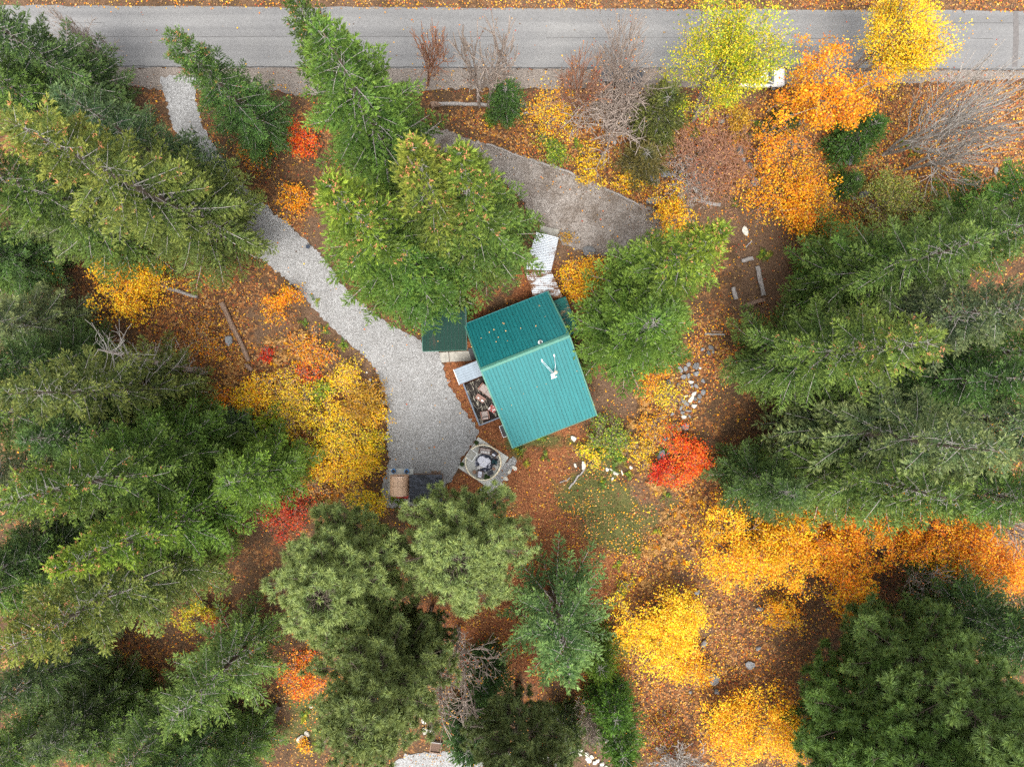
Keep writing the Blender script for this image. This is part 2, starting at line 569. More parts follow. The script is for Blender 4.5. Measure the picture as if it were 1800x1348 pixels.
V = np.stack([X, Y, gz(X, Y) - dip], -1).reshape(-1, 3)
me = np_mesh('ground', V, F, None, True)
for nm, lst in (('mulch', MULCH), ('grass', GRASS), ('soil', SOIL), ('leafy', LEAFY)):
    a = me.attributes.new(nm, 'FLOAT', 'POINT')
    a.data.foreach_set('value', np.maximum(blob(PX, PY, lst), .42 if nm == 'leafy' else 0).astype(np.float32).ravel())
ground = link('ground', me, M_GROUND)
tag(ground, kind='structure')

def strip(name, pts, lift, mat, parent=None):
    mb = MB(); mb.add([(p[0], p[1], p[2] + lift) for p in pts], [tuple(range(len(pts)))])
    o = mb.build(name, mat, parent)
    if parent is None: tag(o, kind='structure')
    return o
# road: 5.8 m of old asphalt, level at 1.5 m
def rd(px, py): return P(px, py, 1.5)
ROAD = [(-700, 122), (2500, 130), (2500, 24), (-700, 2)]
rp = []
for x in np.arange(-700, 2501, 20):
    rp.append((x, 118 + (x - 0) * 0.0035 + rng.normal(0, 0.5)))
for x in np.arange(2500, -701, -20):
    rp.append((x, 10 + x * 0.0055 + rng.normal(0, 0.9)))
mb = MB(); n_ = len(rp) // 2
vs = [rd(*p) for p in rp]
fs = [(i, i + 1, len(vs) - 2 - i, len(vs) - 1 - i) for i in range(n_ - 1)]
mb.add([(v.x, v.y, 1.5 + 0.012) for v in vs], fs)
road = mb.build('road', M_ASPH); tag(road, kind='structure')
def seam(pts, w, mat=M_TAR):
    vs = []; k = len(pts)
    for px, py in pts:
        p = rd(px, py); vs.append((p.x, p.y + w / 2, 1.516))
    for px, py in reversed(pts):
        p = rd(px, py); vs.append((p.x, p.y - w / 2 * random.uniform(.3, 1), 1.516))
    mb = MB(); mb.add(vs, [(2 * k - 1 - i, 2 * k - 2 - i, i + 1, i) for i in range(k - 1)])
    mb.build('tar_seam', mat, road)
seam([(x, 65 + random.uniform(-.5, .5)) for x in range(130, 900, 14)], 0.05)
seam([(x, 41 + random.uniform(-.4, .4)) for x in range(100, 190, 14)], 0.05)
seam([(x, 41.5 + random.uniform(-.5, .5)) for x in range(1640, 1800, 14)], 0.06)
seam([(x, 68 + random.uniform(-.5, .5)) for x in range(1410, 1760, 14)], 0.05)
seam([(x, 116.5 + x * .0035 + random.uniform(-.6, .6)) for x in range(-100, 1950, 12)], 0.14)
seam([(x, 103 + x * .0035 + random.uniform(-.5, .5)) for x in range(1380, 1620, 14)], 0.05)
seam([(x, 66.5 + random.uniform(-.5, .5)) for x in range(960, 1200, 14)], 0.04)
pa = [rd(1781, 20), rd(1790, 20), rd(1791, 70), rd(1788, 118), rd(1779, 118), rd(1781, 66)]
strip('asphalt_patch', [(p.x, p.y, 1.52) for p in pa], 0, M_PATCHASPH, road)
sheet('road_shoulder', [(-300, 118), (0, 118), (500, 119), (900, 121), (1300, 122), (1800, 124), (2200, 125), (2200, 140), (1800, 140), (1560, 148), (1400, 150), (1250, 152), (1150, 158), (1000, 156), (880, 156), (800, 156), (680, 165), (530, 168), (480, 160), (380, 158), (290, 158), (200, 150), (0, 150), (-300, 150)], M_SHOULDER, 0.006, 1.6, 5, 0, 3)
DRIVE = [(276, 136), (300, 134), (330, 134), (352, 137), (341, 152), (348, 205), (378, 262), (435, 335), (500, 390), (560, 440), (612, 512), (665, 560), (743, 600), (775, 615), (778, 640), (786, 670), (806, 706), (838, 752), (841, 768), (812, 806), (806, 822), (790, 850), (740, 890), (700, 893), (676, 893), (670, 850), (684, 815), (680, 780), (682, 700), (660, 645), (625, 612), (585, 580), (560, 552), (515, 498), (455, 452), (398, 388), (368, 330), (330, 265), (300, 215), (288, 160)]
sheet('gravel_driveway', DRIVE, M_GRAVEL, 0.012, 1.8, 4, 1, 4)
UPPER = [(690, 198), (770, 225), (850, 254), (925, 277), (1010, 304), (1065, 330), (1130, 364), (1195, 376), (1228, 392), (1222, 425), (1180, 440), (1120, 446), (1060, 452), (1010, 440), (985, 425), (975, 400), (945, 395), (905, 335), (850, 300), (770, 262), (690, 238)]
sheet('dirt_drive', UPPER, M_DIRTG, 0.012, 2.0, 5, 1, 5)
sheet('gravel_path', [(690, 1335), (740, 1318), (765, 1325), (805, 1312), (900, 1318), (960, 1325), (985, 1345), (1000, 1400), (640, 1400)], M_GRAVEL, 0.012, 2.0, 5, 1, 6)
sheet('gravel_border', [(838, 865), (900, 800), (909, 806), (905, 820), (884, 845), (866, 868), (850, 873)], M_GRAVEL, 0.014, .8, 4, 1, 8)
ORD = ('first second third fourth fifth sixth seventh eighth ninth tenth eleventh twelfth thirteenth fourteenth fifteenth sixteenth seventeenth eighteenth nineteenth twentieth '
       'twenty-first twenty-second twenty-third twenty-fourth twenty-fifth twenty-sixth twenty-seventh twenty-eighth twenty-ninth thirtieth thirty-first thirty-second thirty-third').split()
# ------------------------------------------------------------------ the cabin
HO = Vector((-2.78, 1.24, 0)); HA = R(21.4)
house = thing('cabin', 'cabin with a two-slope teal metal roof and pale green ridge cap', 'house', HO, HA)
HL = 8.5; RZ = 6.8; NY, NZ = 4.75, 3.0; SY, SZ = -7.9, 3.4
def h2w(x, y, z):
    c, s_ = math.cos(HA), math.sin(HA)
    return Vector((HO.x + x * c - y * s_, HO.y + x * s_ + y * c, z))
def w2h(p):
    c, s_ = math.cos(HA), math.sin(HA); dx, dy = p[0] - HO.x, p[1] - HO.y
    return dx * c + dy * s_, -dx * s_ + dy * c
def roof_h(y):
    return RZ + (NZ - RZ) / NY * y if y > 0 else RZ + (SZ - RZ) / SY * y
def on_roof(px, py):
    z = 5.0
    for _ in range(8):
        p = P(px, py, z); _, y = w2h(p); z = roof_h(y)
    return P(px, py, z)
# walls as one gabled shell
prof = [(-7.4, -.1), (4.2, -.1), (4.2, 3.34), (0, 6.68), (-7.4, 3.5)]
mb = MB(); n_ = len(prof)
vs = [(.35, y, z) for y, z in prof] + [(8.15, y, z) for y, z in prof]
mb.add(vs, [tuple(range(n_)), tuple(range(2 * n_ - 1, n_ - 1, -1))] + [(i, i + n_, (i + 1) % n_ + n_, (i + 1) % n_) for i in range(n_)])
mb.build('wall', M_SIDING, house)
M_GLASS = plain('window_glass', (0.03, 0.04, 0.05), 0.08, .2, 2)
def window(c, w, h, ax):
    f = MB(); t = .07
    d = (lambda a, z: (a, 0, z)) if ax == 'x' else (lambda a, z: (0, a, z))
    sz = (lambda a, z: (a, .08, z)) if ax == 'x' else (lambda a, z: (.08, a, z))
    for s_ in (-1, 1):
        f.box(Vector(c) + Vector(d(s_ * w / 2, 0)), sz(t, h + t))
        f.box(Vector(c) + Vector(d(0, s_ * h / 2)), sz(w - t, t))
    o = f.build('window', M_WHITE, house)
    MB().box(c, sz(w - t, h - t) if ax == 'x' else (.04, w - t, h - t)).build('pane', M_GLASS, o)
for yy, zz in ((-6.2, 1.7), (2.8, 1.6), (-1.5, 4.6)): window((.33, yy, zz), 1.1, 1.2, 'y')
for xx in (2.0, 5.6): window((xx, -7.42, 1.7), 1.5, 1.2, 'x')
for yy in (-5.0, -2.0): window((8.17, yy, 1.7), 1.2, 1.2, 'y')
d_ = MB().box((.32, -2.4, 1.5), (.08, .95, 2.05)).build('door', M_WOOD, house)
MB().box((.25, -2.05, 1.45), (.06, .06, .12)).build('handle', M_STEEL, d_)
# standing-seam panels, one mesh each
NP = 26; pw_ = HL / NP
for (y1, z1) in ((NY, NZ), (SY, SZ)):
    q = [(.02, 0, RZ - .06), (HL - .02, 0, RZ - .06), (HL - .02, y1, z1 - .06), (.02, y1, z1 - .06)]
    MB().slab(q if y1 > 0 else q[::-1], .05).build('rib_shade_sheet', M_ROOF_DK, house)  # dark sheet in the panel gaps, its colour standing in for rib shade
for i in range(NP):
    x0 = i * pw_
    for (y1, z1) in ((NY, NZ), (SY, SZ)):
        j = random.uniform(-.006, .006)
        y0 = .02 if y1 > 0 else -.02; z0 = roof_h(y0)
        mb = MB()
        q = [(x0, y0, z0 + j), (x0 + pw_ - .032, y0, z0 + j), (x0 + pw_ - .032, y1, z1 + j), (x0, y1, z1 + j)]
        if y1 > 0: pass
        else: q = q[::-1]
        mb.slab(q, .03)
        mb.bar((x0 + .02, y0, z0 + .03), (x0 + .02, y1, z1 + .03), .04, .08)
        if i % 1 == 0:
            mb.bar((x0 + pw_ * .5 + .02, y0, z0 + .004), (x0 + pw_ * .5 + .02, y1, z1 + .004), .02, .02)
        mb.build('roof_panel', M_ROOF, house)
mb = MB()
for y1 in (.21, -.21):
    mb.slab([(-.1, 0, RZ + .09), (HL + .1, 0, RZ + .09), (HL + .1, y1, roof_h(y1) + .085), (-.1, y1, roof_h(y1) + .085)][::(1 if y1 < 0 else -1)], .02)
mb.build('ridge_cap', M_ROOF_TRIM, house)
for x in (-.05, HL + .05):
    for (y1, z1) in ((NY, NZ), (SY, SZ)):
        y0 = .21 if y1 > 0 else -.21
        MB().bar((x, y0, roof_h(y0) + .02), (x, y1 * 1.004, z1 + .02), .13, .14).build('rake_trim', M_ROOF_TRIM, house)
for (y1, z1) in ((NY + .04, NZ - .03), (SY - .04, SZ - .03)):
    MB().box((HL / 2, y1, z1), (HL + .1, .06, .12)).build('eave_trim', M_ROOF_TRIM if y1 < 0 else M_ROOF, house)
# vent pipe on the north slope
p = on_roof(950, 602); lx, ly = w2h(p)
v_ = MB().lathe([(.22, -.14), (.22, .03), (.13, .07), (.13, .38)], (lx, ly, roof_h(ly)), 14, False).build('vent_pipe', M_WHITE, house)
MB().lathe([(.12, .36), (.115, .385), (.02, .385)], (lx, ly, roof_h(ly)), 14).build('pipe_hole_shade', M_BLACK, v_)  # black disc on top paints the dark of the open pipe
# lean-to on the east gable
le = MB()
le = MB().slab([(8.62, .25, 2.95), (10.0, .25, 2.7), (10.0, 3.75, 2.7), (8.62, 3.75, 2.95)], .06).build('lean_to_roof', M_LEANTO, house)
for k in range(24):
    y = .35 + k * .145
    MB().bar((8.63, y, 2.97), (10.0, y, 2.72), .03, .035).build('roof_rib', M_LEANTO, le)
MB().box((9.98, .2, 2.66), (.06, .1, .14)).box((9.3, .2, 2.74), (1.4, .07, .12)).build('fascia', M_ROOF, le)
MB().box((9.2, 2.0, 1.28), (1.5, 3.2, 2.7)).build('lean_to_wall', M_SIDING, house)
# porch awning
aw = thing('porch_awning', 'small blue-grey sheet metal awning over the deck steps', 'awning', HO, HA)
MB().slab([(-2.62, -.42, 2.62), (.3, -.42, 2.66), (.3, 1.12, 2.74), (-2.62, 1.12, 2.70)], .05).build('roof_sheet', M_AWN, aw)
for k in range(7):
    y = -.38 + k * .24
    MB().bar((-2.63, y, 2.645 + k * .0125), (.3, y, 2.685 + k * .0125), .03, .03).build('sheet_rib', M_AWN, aw)
for y in (-.35, 1.05):
    MB().bar((-2.5, y, -.05), (-2.5, y, 2.60), .1).build('post', M_WHITE, aw)
MB().box((-2.64, .35, 2.63), (.05, 1.6, .12)).build('fascia', M_WHITE, aw)
# deck
dk = thing('deck', 'dark worn board deck with blue-grey railing against the cabin', 'deck', HO, HA)
for k in range(19):
    x = -2.24 + k * .142
    MB().box((x, -2.65, .48 + random.uniform(-.004, .004)), (.132, 4.25, .04)).build('board', M_DECK, dk)
M_RAIL = plain('blue_grey_paint', (.085, .12, .165), .5, .15, 6)
MB().box((-2.33, -2.65, 1.42), (.13, 4.36, .06)).build('top_rail', M_RAIL, dk)
MB().box((-1.1, -4.83, 1.417), (2.32, .13, .06)).build('top_rail', M_RAIL, dk)
MB().box((-2.33, -2.65, .36), (.05, 4.3, .26)).build('skirt_board', M_RAIL, dk)
MB().box((-1.1, -4.83, .36), (2.3, .05, .26)).build('skirt_board', M_RAIL, dk)
for (x, y) in ((-2.33, -.55), (-2.33, -2.0), (-2.33, -3.4), (-2.33, -4.83), (-1.2, -4.83), (.0, -4.83)):
    MB().box((x, y, .68), (.1, .1, 1.42)).build('post', M_RAIL, dk)
for k in range(27):
    MB().box((-2.33, -.7 - k * .15, .93), (.03, .03, .9)).build('baluster', M_RAIL, dk)
for k in range(13):
    MB().box((-2.15 + k * .16, -4.83, .93), (.03, .03, .9)).build('baluster', M_RAIL, dk)

# ------------------------------------------------------------------ furniture builders
M_CUSH = plain('taupe_cushion', (.32, .265, .24), .85, .12, 6)
M_WICK = plain('brown_wicker', (.12, .075, .06), .7, .3, 30)
M_RUSTF = plain('red_brown_frame', (.26, .13, .095), .6, .2, 8)
M_NAVY = plain('charcoal_cloth', (.035, .036, .045), .9, .3, 9)
M_TEAL = plain('dark_teal_cloth', (.012, .045, .052), .9, .3, 9)
M_FUR = plain('white_fur', (.62, .62, .68), .95, .2, 14, bumpy=.6)
M_PILLOW = plain('pale_pillow', (.55, .55, .60), .9, .15, 9)
M_RUG = needle_dusted('patterned_rug', (.035, .04, .06), (.50, .50, .56), .53, 2.6, (1, 1, 1))
M_THROW = needle_dusted('patterned_throw', (.30, .045, .035), (.62, .58, .56), .50, 5.5, (1, 1, 1))
M_STRIPE = needle_dusted('striped_blanket', (.60, .58, .56), (.14, .11, .10), .52, 3.5, (4, .5, 1))
def seat(name, label, cat, loc, rz, w, d, n, frame, cush, group=None, h=.38, arms=True, back=True):
    t = thing(name, label, cat, loc, rz, group)
    MB().box((0, 0, h * .45), (w, d, h * .7)).build('base', frame, t, .02)
    iw = w - (.24 if arms else 0)
    for i in range(n):
        x = -iw / 2 + iw * (i + .5) / n
        MB().box((x, -.04, h + .03), (iw / n - .015, d - .18, .15)).build('seat_cushion', cush, t, .035)
        if back:
            MB().box((x, d / 2 - .13, h + .28), (iw / n - .015, .17, .42)).build('back_cushion', cush, t, .04)
    if back:
        MB().box((0, d / 2 - .02, h * .9), (w - .25, .06, .8)).build('backrest', frame, t, .02)
    if arms:
        for s_ in (-1, 1):
            MB().box((s_ * (w / 2 - .05), 0, h * .8), (.10, d, .56)).build('armrest', frame, t, .03)
    return t
def table(name, label, loc, rz, w, d, h, mat, group=None, cat='table'):
    t = thing(name, label, cat, loc, rz, group)
    n = 4
    for i in range(n):
        MB().box((0, -d / 2 + d * (i + .5) / n, h - .02), (w, d / n - .012, .04)).build('top_slat', mat, t)
    for sx in (-1, 1):
        for sy in (-1, 1):
            MB().box((sx * (w / 2 - .05), sy * (d / 2 - .05), (h - .04) / 2), (.05, .05, h - .04)).build('leg', mat, t)
    return t
dz = .5
def D(px, py): 
    p = P(px, py, dz + .4); return Vector((p.x, p.y, dz))
seat('sofa', 'taupe cushioned outdoor sofa on the deck, half under the teal roof edge', 'sofa', D(856, 687), R(-38), 1.75, .8, 2, M_RUSTF, M_CUSH)
table('coffee_table', 'red-brown slatted coffee table with white cups on the deck', D(844.5, 700), R(-33), .95, .55, .4, M_RUSTF)
for (px, py, r_) in ((841, 699.5, .09), (847.5, 704, .10), (849, 705, .07)):
    p = D(px, py); o = MB().lathe([(r_ * .6, 0), (r_, .05), (r_ * .95, .05), (r_ * .5, .015)], (0, 0, 0), 14).build('bowl', M_WHITE, None, loc=(p.x, p.y, dz + .402))
    tag(o, {841: 'white bowl alone at one end of the deck coffee table', 847.5: 'larger of the two white bowls together on the deck coffee table', 849: 'smaller of the two white bowls together on the deck coffee table'}[px], 'bowl', 'bowls on the deck table')
seat('armchair', 'taupe armchair in the corner of the deck railing', 'armchair', D(852.5, 729.5), R(192), .85, .85, 1, M_RUSTF, M_CUSH)
t = table('side_table', 'low deck table under a red and white patterned cover by the roof edge', D(866, 718.5), R(-35), .7, .6, .42, M_RUSTF)
MB().box((0, 0, .44), (.74, .64, .03)).build('cover', M_THROW, t, .01)
# antenna on the south slope
p0 = on_roof(974, 657)
an = thing('roof_antenna', 'white mast antenna on two pale struts standing on the teal roof', 'antenna', p0)
MB().tube([(0, 0, 0), (0, -.02, .95)], .035, 8).build('mast', M_STEEL, an)
for k, (px, py) in enumerate(((952.5, 634.5), (974, 626))):
    q = on_roof(px, py) - p0
    if k == 0:
        MB().bar((q.x + .06, q.y + .03, q.z + .05), (-.02, -.02, .75), .022).bar((q.x - .02, q.y - .05, q.z + .05), (-.10, -.08, .75), .022).build('strut', M_STEEL, an)
    else:
        mid = (q.x * .5 + .10, q.y * .5, q.z * .5 + .5)
        MB().tube([(q.x, q.y, q.z + .05), mid, (0, 0, .75)], .024, 7).build('strut', M_STEEL, an)
    MB().box((q.x, q.y + .06, q.z + .04), (.10, .28, .05), R(15)).build('foot_plate', M_WHITE, an)
MB().box((-.05, -.36, .78), (.55, .08, .08), R(20)).bar((0, -.05, .8), (-.02, -.36, .8), .06).build('cross_arm', M_WHITE, an)
MB().box((-.16, -.16, .72), (.32, .30, .10), R(20)).build('bracket', M_STEEL, an)
MB().lathe([(.02, 0), (.15, .04), (.16, .12), (.10, .17)], (.10, .12, .86), 14).build('feed_horn', plain('tan_plastic', (.50, .38, .28), .6, .15, 6), an)
# black garden bench by the wall
p = P(884.5, 758, .4)
t = thing('bench', 'narrow black bench with silver rim against the cabin wall', 'bench', (p.x, p.y, 0), HA + R(90))
for k in range(4):
    MB().box((0, -.135 + k * .09, .43), (1.1, .078, .04)).build('seat_slat', M_BLACK, t)
for sy in (-1, 1): MB().box((0, sy * .205, .44), (1.2, .03, .05)).build('rim', M_STEEL, t)
for sx in (-1, 1):
    MB().box((sx * .585, 0, .44), (.03, .38, .05)).build('rim', M_STEEL, t)
    for sy in (-1, 1): MB().box((sx * .5, sy * .15, .2), (.05, .05, .42)).build('leg', M_BLACK, t)

# ------------------------------------------------------------------ covered walkway
def walk(name, label, pts, z, mat, ribs, gut=False):
    w = [P(px, py, z) for px, py in pts]
    c = sum(w, Vector()) / 4
    t = thing(name, label, 'roof', (c.x, c.y, 0))
    L_ = [q - Vector((c.x, c.y, 0)) for q in w]       # order: head left, head right, foot right, foot left
    for i in range(ribs):
        f0, f1 = i / ribs, (i + 1) / ribs
        a0 = L_[0].lerp(L_[3], f0); b0 = L_[1].lerp(L_[2], f0); a1 = L_[0].lerp(L_[3], f1 - .006); b1 = L_[1].lerp(L_[2], f1 - .006)
        m0, m1 = a0.lerp(a1, .55), b0.lerp(b1, .55)
        m0.z -= .12; m1.z -= .12; u_ = Vector((0, 0, -.012))
        MB().add([a0, b0, m1, m0, a1, b1], [(3, 2, 1, 0), (4, 5, 2, 3)]).add([a0 + u_, b0 + u_, m1 + u_, m0 + u_, a1 + u_, b1 + u_], [(0, 1, 2, 3), (3, 2, 5, 4)]).build('corrugation', mat, t)
    for q in L_:
        qq = q * .94
        MB().box((qq.x, qq.y, z / 2 - .06), (.1, .1, z - .14)).build('post', M_WOOD, t)
    return t
walk('walkway_roof', 'white corrugated walkway roof, its far half clear of needles', [(943, 408), (982, 418), (969, 476), (922, 474)], 2.6, M_WALKROOF, 22)
walk('walkway_roof', 'rust-littered white corrugated walkway roof against the cabin', [(922, 474), (969.5, 477), (989, 523), (940, 527)], 2.56, M_WALKROOF2, 16)
def slab(name, label, pts, z, mat, parent=None, cat='slab', t=.15, kind='thing'):
    w = [P(px, py, z) for px, py in pts]
    o = MB().slab(w if True else w, t).build(name, mat, parent, .01)
    if parent is None: tag(o, label, cat)
    return o
def ccw(pts):
    a = sum(pts[i][0] * pts[(i + 1) % len(pts)][1] - pts[(i + 1) % len(pts)][0] * pts[i][1] for i in range(len(pts)))
    return pts if a < 0 else pts[::-1]           # pixel y runs down
slab('concrete_landing', 'pale concrete landing at the head of the white walkway roof', ccw([(949, 396), (983, 404), (980, 420), (950, 410)]), .16, M_CONC)
slab('concrete_apron', 'small concrete slab strip beside the green shed, end towards the gravel', ccw([(772, 619.5), (788, 618.5), (790, 636), (776, 637)]), .1, M_CONC)
slab('concrete_apron', 'larger concrete slab between the green shed and the cabin awning', ccw([(789, 618.5), (827, 616.5), (829, 634), (791, 636)]), .104, M_CONC)
slab('door_mat', 'black mat on the concrete by the cabin corner', ccw([(822, 612), (834, 612), (838, 630), (829, 634)]), .13, M_BLACK, cat='mat', t=.02)
# dark green shed
A, B_, C_, E_ = P(744, 617, 3.0), P(820, 614.5, 3.0), P(818, 540, 3.4), P(741, 543, 3.4)
c = (A + B_ + C_ + E_) / 4
sh = thing('green_shed', 'shed with a dusty dark green ribbed roof beside the cabin', 'shed', (c.x, c.y, 0))
q = [v - Vector((c.x, c.y, 0)) for v in (A, B_, C_, E_)]
n_ = 12
for i in range(n_):
    f0, f1 = i / n_, (i + .90) / n_
    a0, a1, b0, b1 = q[0].lerp(q[1], f0), q[0].lerp(q[1], f1), q[3].lerp(q[2], f0), q[3].lerp(q[2], f1)
    mb = MB().slab([a0, a1, b1, b0], .03)
    for g in (.04, .5):
        mb.bar(a0.lerp(a1, g) + Vector((0, 0, .012)), b0.lerp(b1, g) + Vector((0, 0, .012)), .045, .05)
    mb.build('roof_panel', M_SHEDROOF, sh)
MB().slab([v - Vector((0, 0, .07)) for v in q], .04).build('rib_shade_sheet', M_BLACK, sh)  # black sheet seen through the gaps as painted shade between ribs
MB().bar(q[0] + Vector((-.03, -.04, -.02)), q[1] + Vector((.03, -.04, -.02)), .06, .12).build('eave_trim', M_ROOF_DK, sh)
MB().bar(q[1] + Vector((.05, 0, -.01)), q[2] + Vector((.05, 0, -.01)), .06, .1).build('rake_trim', M_ROOF_DK, sh)
MB().bar(q[0] + Vector((-.05, 0, -.01)), q[3] + Vector((-.05, 0, -.01)), .06, .1).build('rake_trim', M_ROOF_DK, sh)
MB().box((0, .1, 1.42), (3.85, 3.7, 3.0)).build('wall', M_SIDING, sh)
d_ = MB().box((.6, -1.77, 1.05), (1.0, .06, 2.1)).build('door', M_WOOD, sh)
MB().box((.98, -1.82, 1.0), (.05, .06, .14)).build('handle', M_STEEL, d_)

# ------------------------------------------------------------------ round garden lounge
def ZQ(zx, zy, z=.12):
    return P(780 + zx / 10.37, 750 + zy / 10.37, z)
PA = R(-33.5)
pc = ZQ(722, 650)
pat = thing('patio_slab', 'pale square concrete patio under the round garden lounge', 'patio', (pc.x, pc.y, 0), PA)
for i in range(2):
    for j in range(2):
        MB().box((-.92 + i * 1.84, -.92 + j * 1.84, .06), (1.83, 1.83, .12)).build('slab', M_CONC2, pat, .008)
rc = ZQ(718, 645); RR = 1.74
M_RING = plain('cream_tube', (.85, .78, .58), .5, .1, 8)
M_AMBER = plain('amber_strip', (.75, .38, .03), .5, .3, 10)
dome = thing('lounge_ring', 'round cream wall ring with amber trim and a square door recess on the patio', 'garden ring', (rc.x, rc.y, .12), 0)
def ring(name, r_, z, tube, mat, a0, a1, n=44, wob=.0):
    pts = [((r_ + random.uniform(-wob, wob)) * math.cos(a0 + (a1 - a0) * i / n), (r_ + random.uniform(-wob, wob)) * math.sin(a0 + (a1 - a0) * i / n), z) for i in range(n + 1)]
    MB().tube(pts, tube, 6).build(name, mat, dome)
DOOR = [(-218, -245), (-103, -155), (-203, -15), (-308, -100)]
DW = [Vector((x / 10.37 * S, -y / 10.37 * S, 0)) for x, y in DOOR]
a_s = math.atan2(DW[3].y, DW[3].x); a_e = math.atan2(DW[0].y, DW[0].x)
if a_e > a_s: a_e -= 2 * math.pi
full = (a_s % (2 * math.pi)), (a_e % (2 * math.pi)) + 2 * math.pi
# the ring runs the long way round from the door's one jamb to the other
a0, a1 = a_s, a_e + 2 * math.pi
if a1 - a0 < math.pi: a1 += 2 * math.pi
ring('ring_wall', RR, .30, .06, M_RING, a0, a1)
ring('ring_trim', RR + .055, .24, .025, M_AMBER, a0, a1, 60, .012)
ring('ground_tube', RR, .04, .04, M_RING, a0, a1)
for i in range(26):
    a = a0 + (a1 - a0) * i / 25
    MB().box((RR * math.cos(a), RR * math.sin(a), .16), (.03, .03, .24)).build('ring_post', M_RING, dome)
fr = MB()
for i, j in ((0, 1), (1, 2), (2, 3)):
    fr.bar(DW[i] + Vector((0, 0, .3)), DW[j] + Vector((0, 0, .3)), .055)
fr.build('door_frame', M_WHITE, dome)
cm = (DW[0] + DW[1] + DW[2] + DW[3]) / 4
for k in (0, 1):
    a, b_, c_, d_ = DW[0].lerp(DW[3], .04 + .5 * k), DW[1].lerp(DW[2], .04 + .5 * k), DW[1].lerp(DW[2], .46 + .5 * k), DW[0].lerp(DW[3], .46 + .5 * k)
    MB().slab([v.lerp(cm, .05) + Vector((0, 0, .035)) for v in (d_, c_, b_, a)], .025).build('mat_panel', plain('beige_mat%d' % k, (.34 + .03 * k, .33 + .03 * k, .29 + .03 * k), .9, .1, 8), dome)
def LQ(zx, zy): 
    p = ZQ(zx, zy, .4); return Vector((p.x, p.y, .12))
p = LQ(735, 665)
rug = MB().lathe([(0.9, 0), (.92, .012), (.0, .014)], (0, 0, 0), 28, False).build('round_rug', M_RUG, None, loc=(p.x, p.y, .122)); tag(rug, 'dark and white patterned round rug in the garden lounge', 'rug')
p = LQ(725, 640)
t = thing('fur_pouf', 'low round table draped in white fur at the centre of the lounge', 'pouf', (p.x, p.y, .136))
rg_ = np.random.default_rng(3)
mb = MB(); n_ = 22
pts = [((.62 + .12 * math.sin(3 * k * 6.283 / n_ + .6) + rg_.normal(0, .03)) * math.cos(k * 6.283 / n_), (.52 + .10 * math.sin(4 * k * 6.283 / n_) + rg_.normal(0, .03)) * math.sin(k * 6.283 / n_), .20 + rg_.normal(0, .02)) for k in range(n_)]
mb.slab(pts, .16); mb.build('fur_cover', M_FUR, t, .03)
MB().box((.04, -.02, .25), (.16, .12, .10), .4).build('lantern', M_WHITE, t)
t = seat('sofa', 'grey-brown two-seat sofa with a striped throw inside the lounge ring', 'sofa', LQ(755, 440), R(-9), 1.28, .66, 2, M_WICK, M_CUSH)
MB().box((0, -.12, .50), (.95, .22, .04), R(2)).build('throw', M_STRIPE, t, .015)
t = seat('armchair', 'dark armchair with a pale cushion beside the lounge sofa', 'armchair', LQ(925, 495), R(-40), .66, .62, 1, M_WICK, M_NAVY)
MB().box((0, -.1, .52), (.34, .2, .1), .2).build('pillow', M_PILLOW, t, .03)
seat('armchair', 'dark teal armchair facing the fur table in the lounge', 'armchair', LQ(925, 635), R(-98), .62, .62, 1, M_NAVY, M_TEAL)
t = seat('armchair', 'armchair covered with white fur at the lower side of the lounge', 'armchair', LQ(662, 855), R(170), .62, .62, 1, M_WICK, M_FUR)
MB().box((0, -.02, .50), (.42, .4, .05), .1).build('fur_throw', M_FUR, t, .02)
t = table('side_table', 'small brown wooden tray table beside the teal armchair', LQ(912, 765), R(-30), .34, .3, .32, M_WOOD)
p = LQ(560, 822); t = thing('round_stool', 'round brown wooden stool by the fur-covered armchair', 'stool', (p.x, p.y, .12))
MB().lathe([(.20, 0), (.20, .03), (.0, .035)], (0, 0, .38), 18, False).build('top', M_WOOD, t)
for k in range(3): MB().bar((.15 * math.cos(k * 2.1), .15 * math.sin(k * 2.1), 0), (.1 * math.cos(k * 2.1), .1 * math.sin(k * 2.1), .38), .035).build('leg', M_WOOD, t)
t = thing('storage_box', 'black storage trunk near the potted plants in the lounge', 'trunk', LQ(855, 840), R(28))
MB().box((0, 0, .17), (.52, .36, .34)).build('body', M_NAVY, t, .01); MB().box((0, 0, .36), (.54, .38, .05)).build('lid', M_NAVY, t, .01)
p = LQ(665, 735); t = MB().box((0, 0, 0), (.72, .34, .03), R(20)).build('striped_blanket', M_STRIPE, None, .01, loc=(p.x, p.y, .30)); tag(t, 'striped blanket over the edge of the fur table', 'blanket')
M_TERRA = plain('dark_pot', (.05, .045, .04), .6, .3, 8)
def pot_plant(p, label, r_=.17, group='potted shrubs', seed=1, mat=M_TERRA):
    t = thing('potted_shrub', label, 'potted plant', p, 0, group)
    MB().lathe([(r_ * .7, 0), (r_ * .95, .3), (r_ * .85, .3), (r_ * .8, .27)], (0, 0, 0), 14).build('pot', mat, t)
    rg = np.random.default_rng(seed)
    n = 260; d = unit(rg.normal(0, 1, (n, 3))); Pt = d * r_ * 1.15 * rg.uniform(.6, 1, (n, 1)) + np.array([0, 0, .30 + r_ * .7])
    V, F_, C = leaf_quads_lite(Pt, .07, rg, np.array([.045, .085, .02]) * rg.uniform(.6, 1.6, (n, 1)))
    link('foliage', np_mesh('foliage', V, F_, C), M_LEAF, t)
    return t
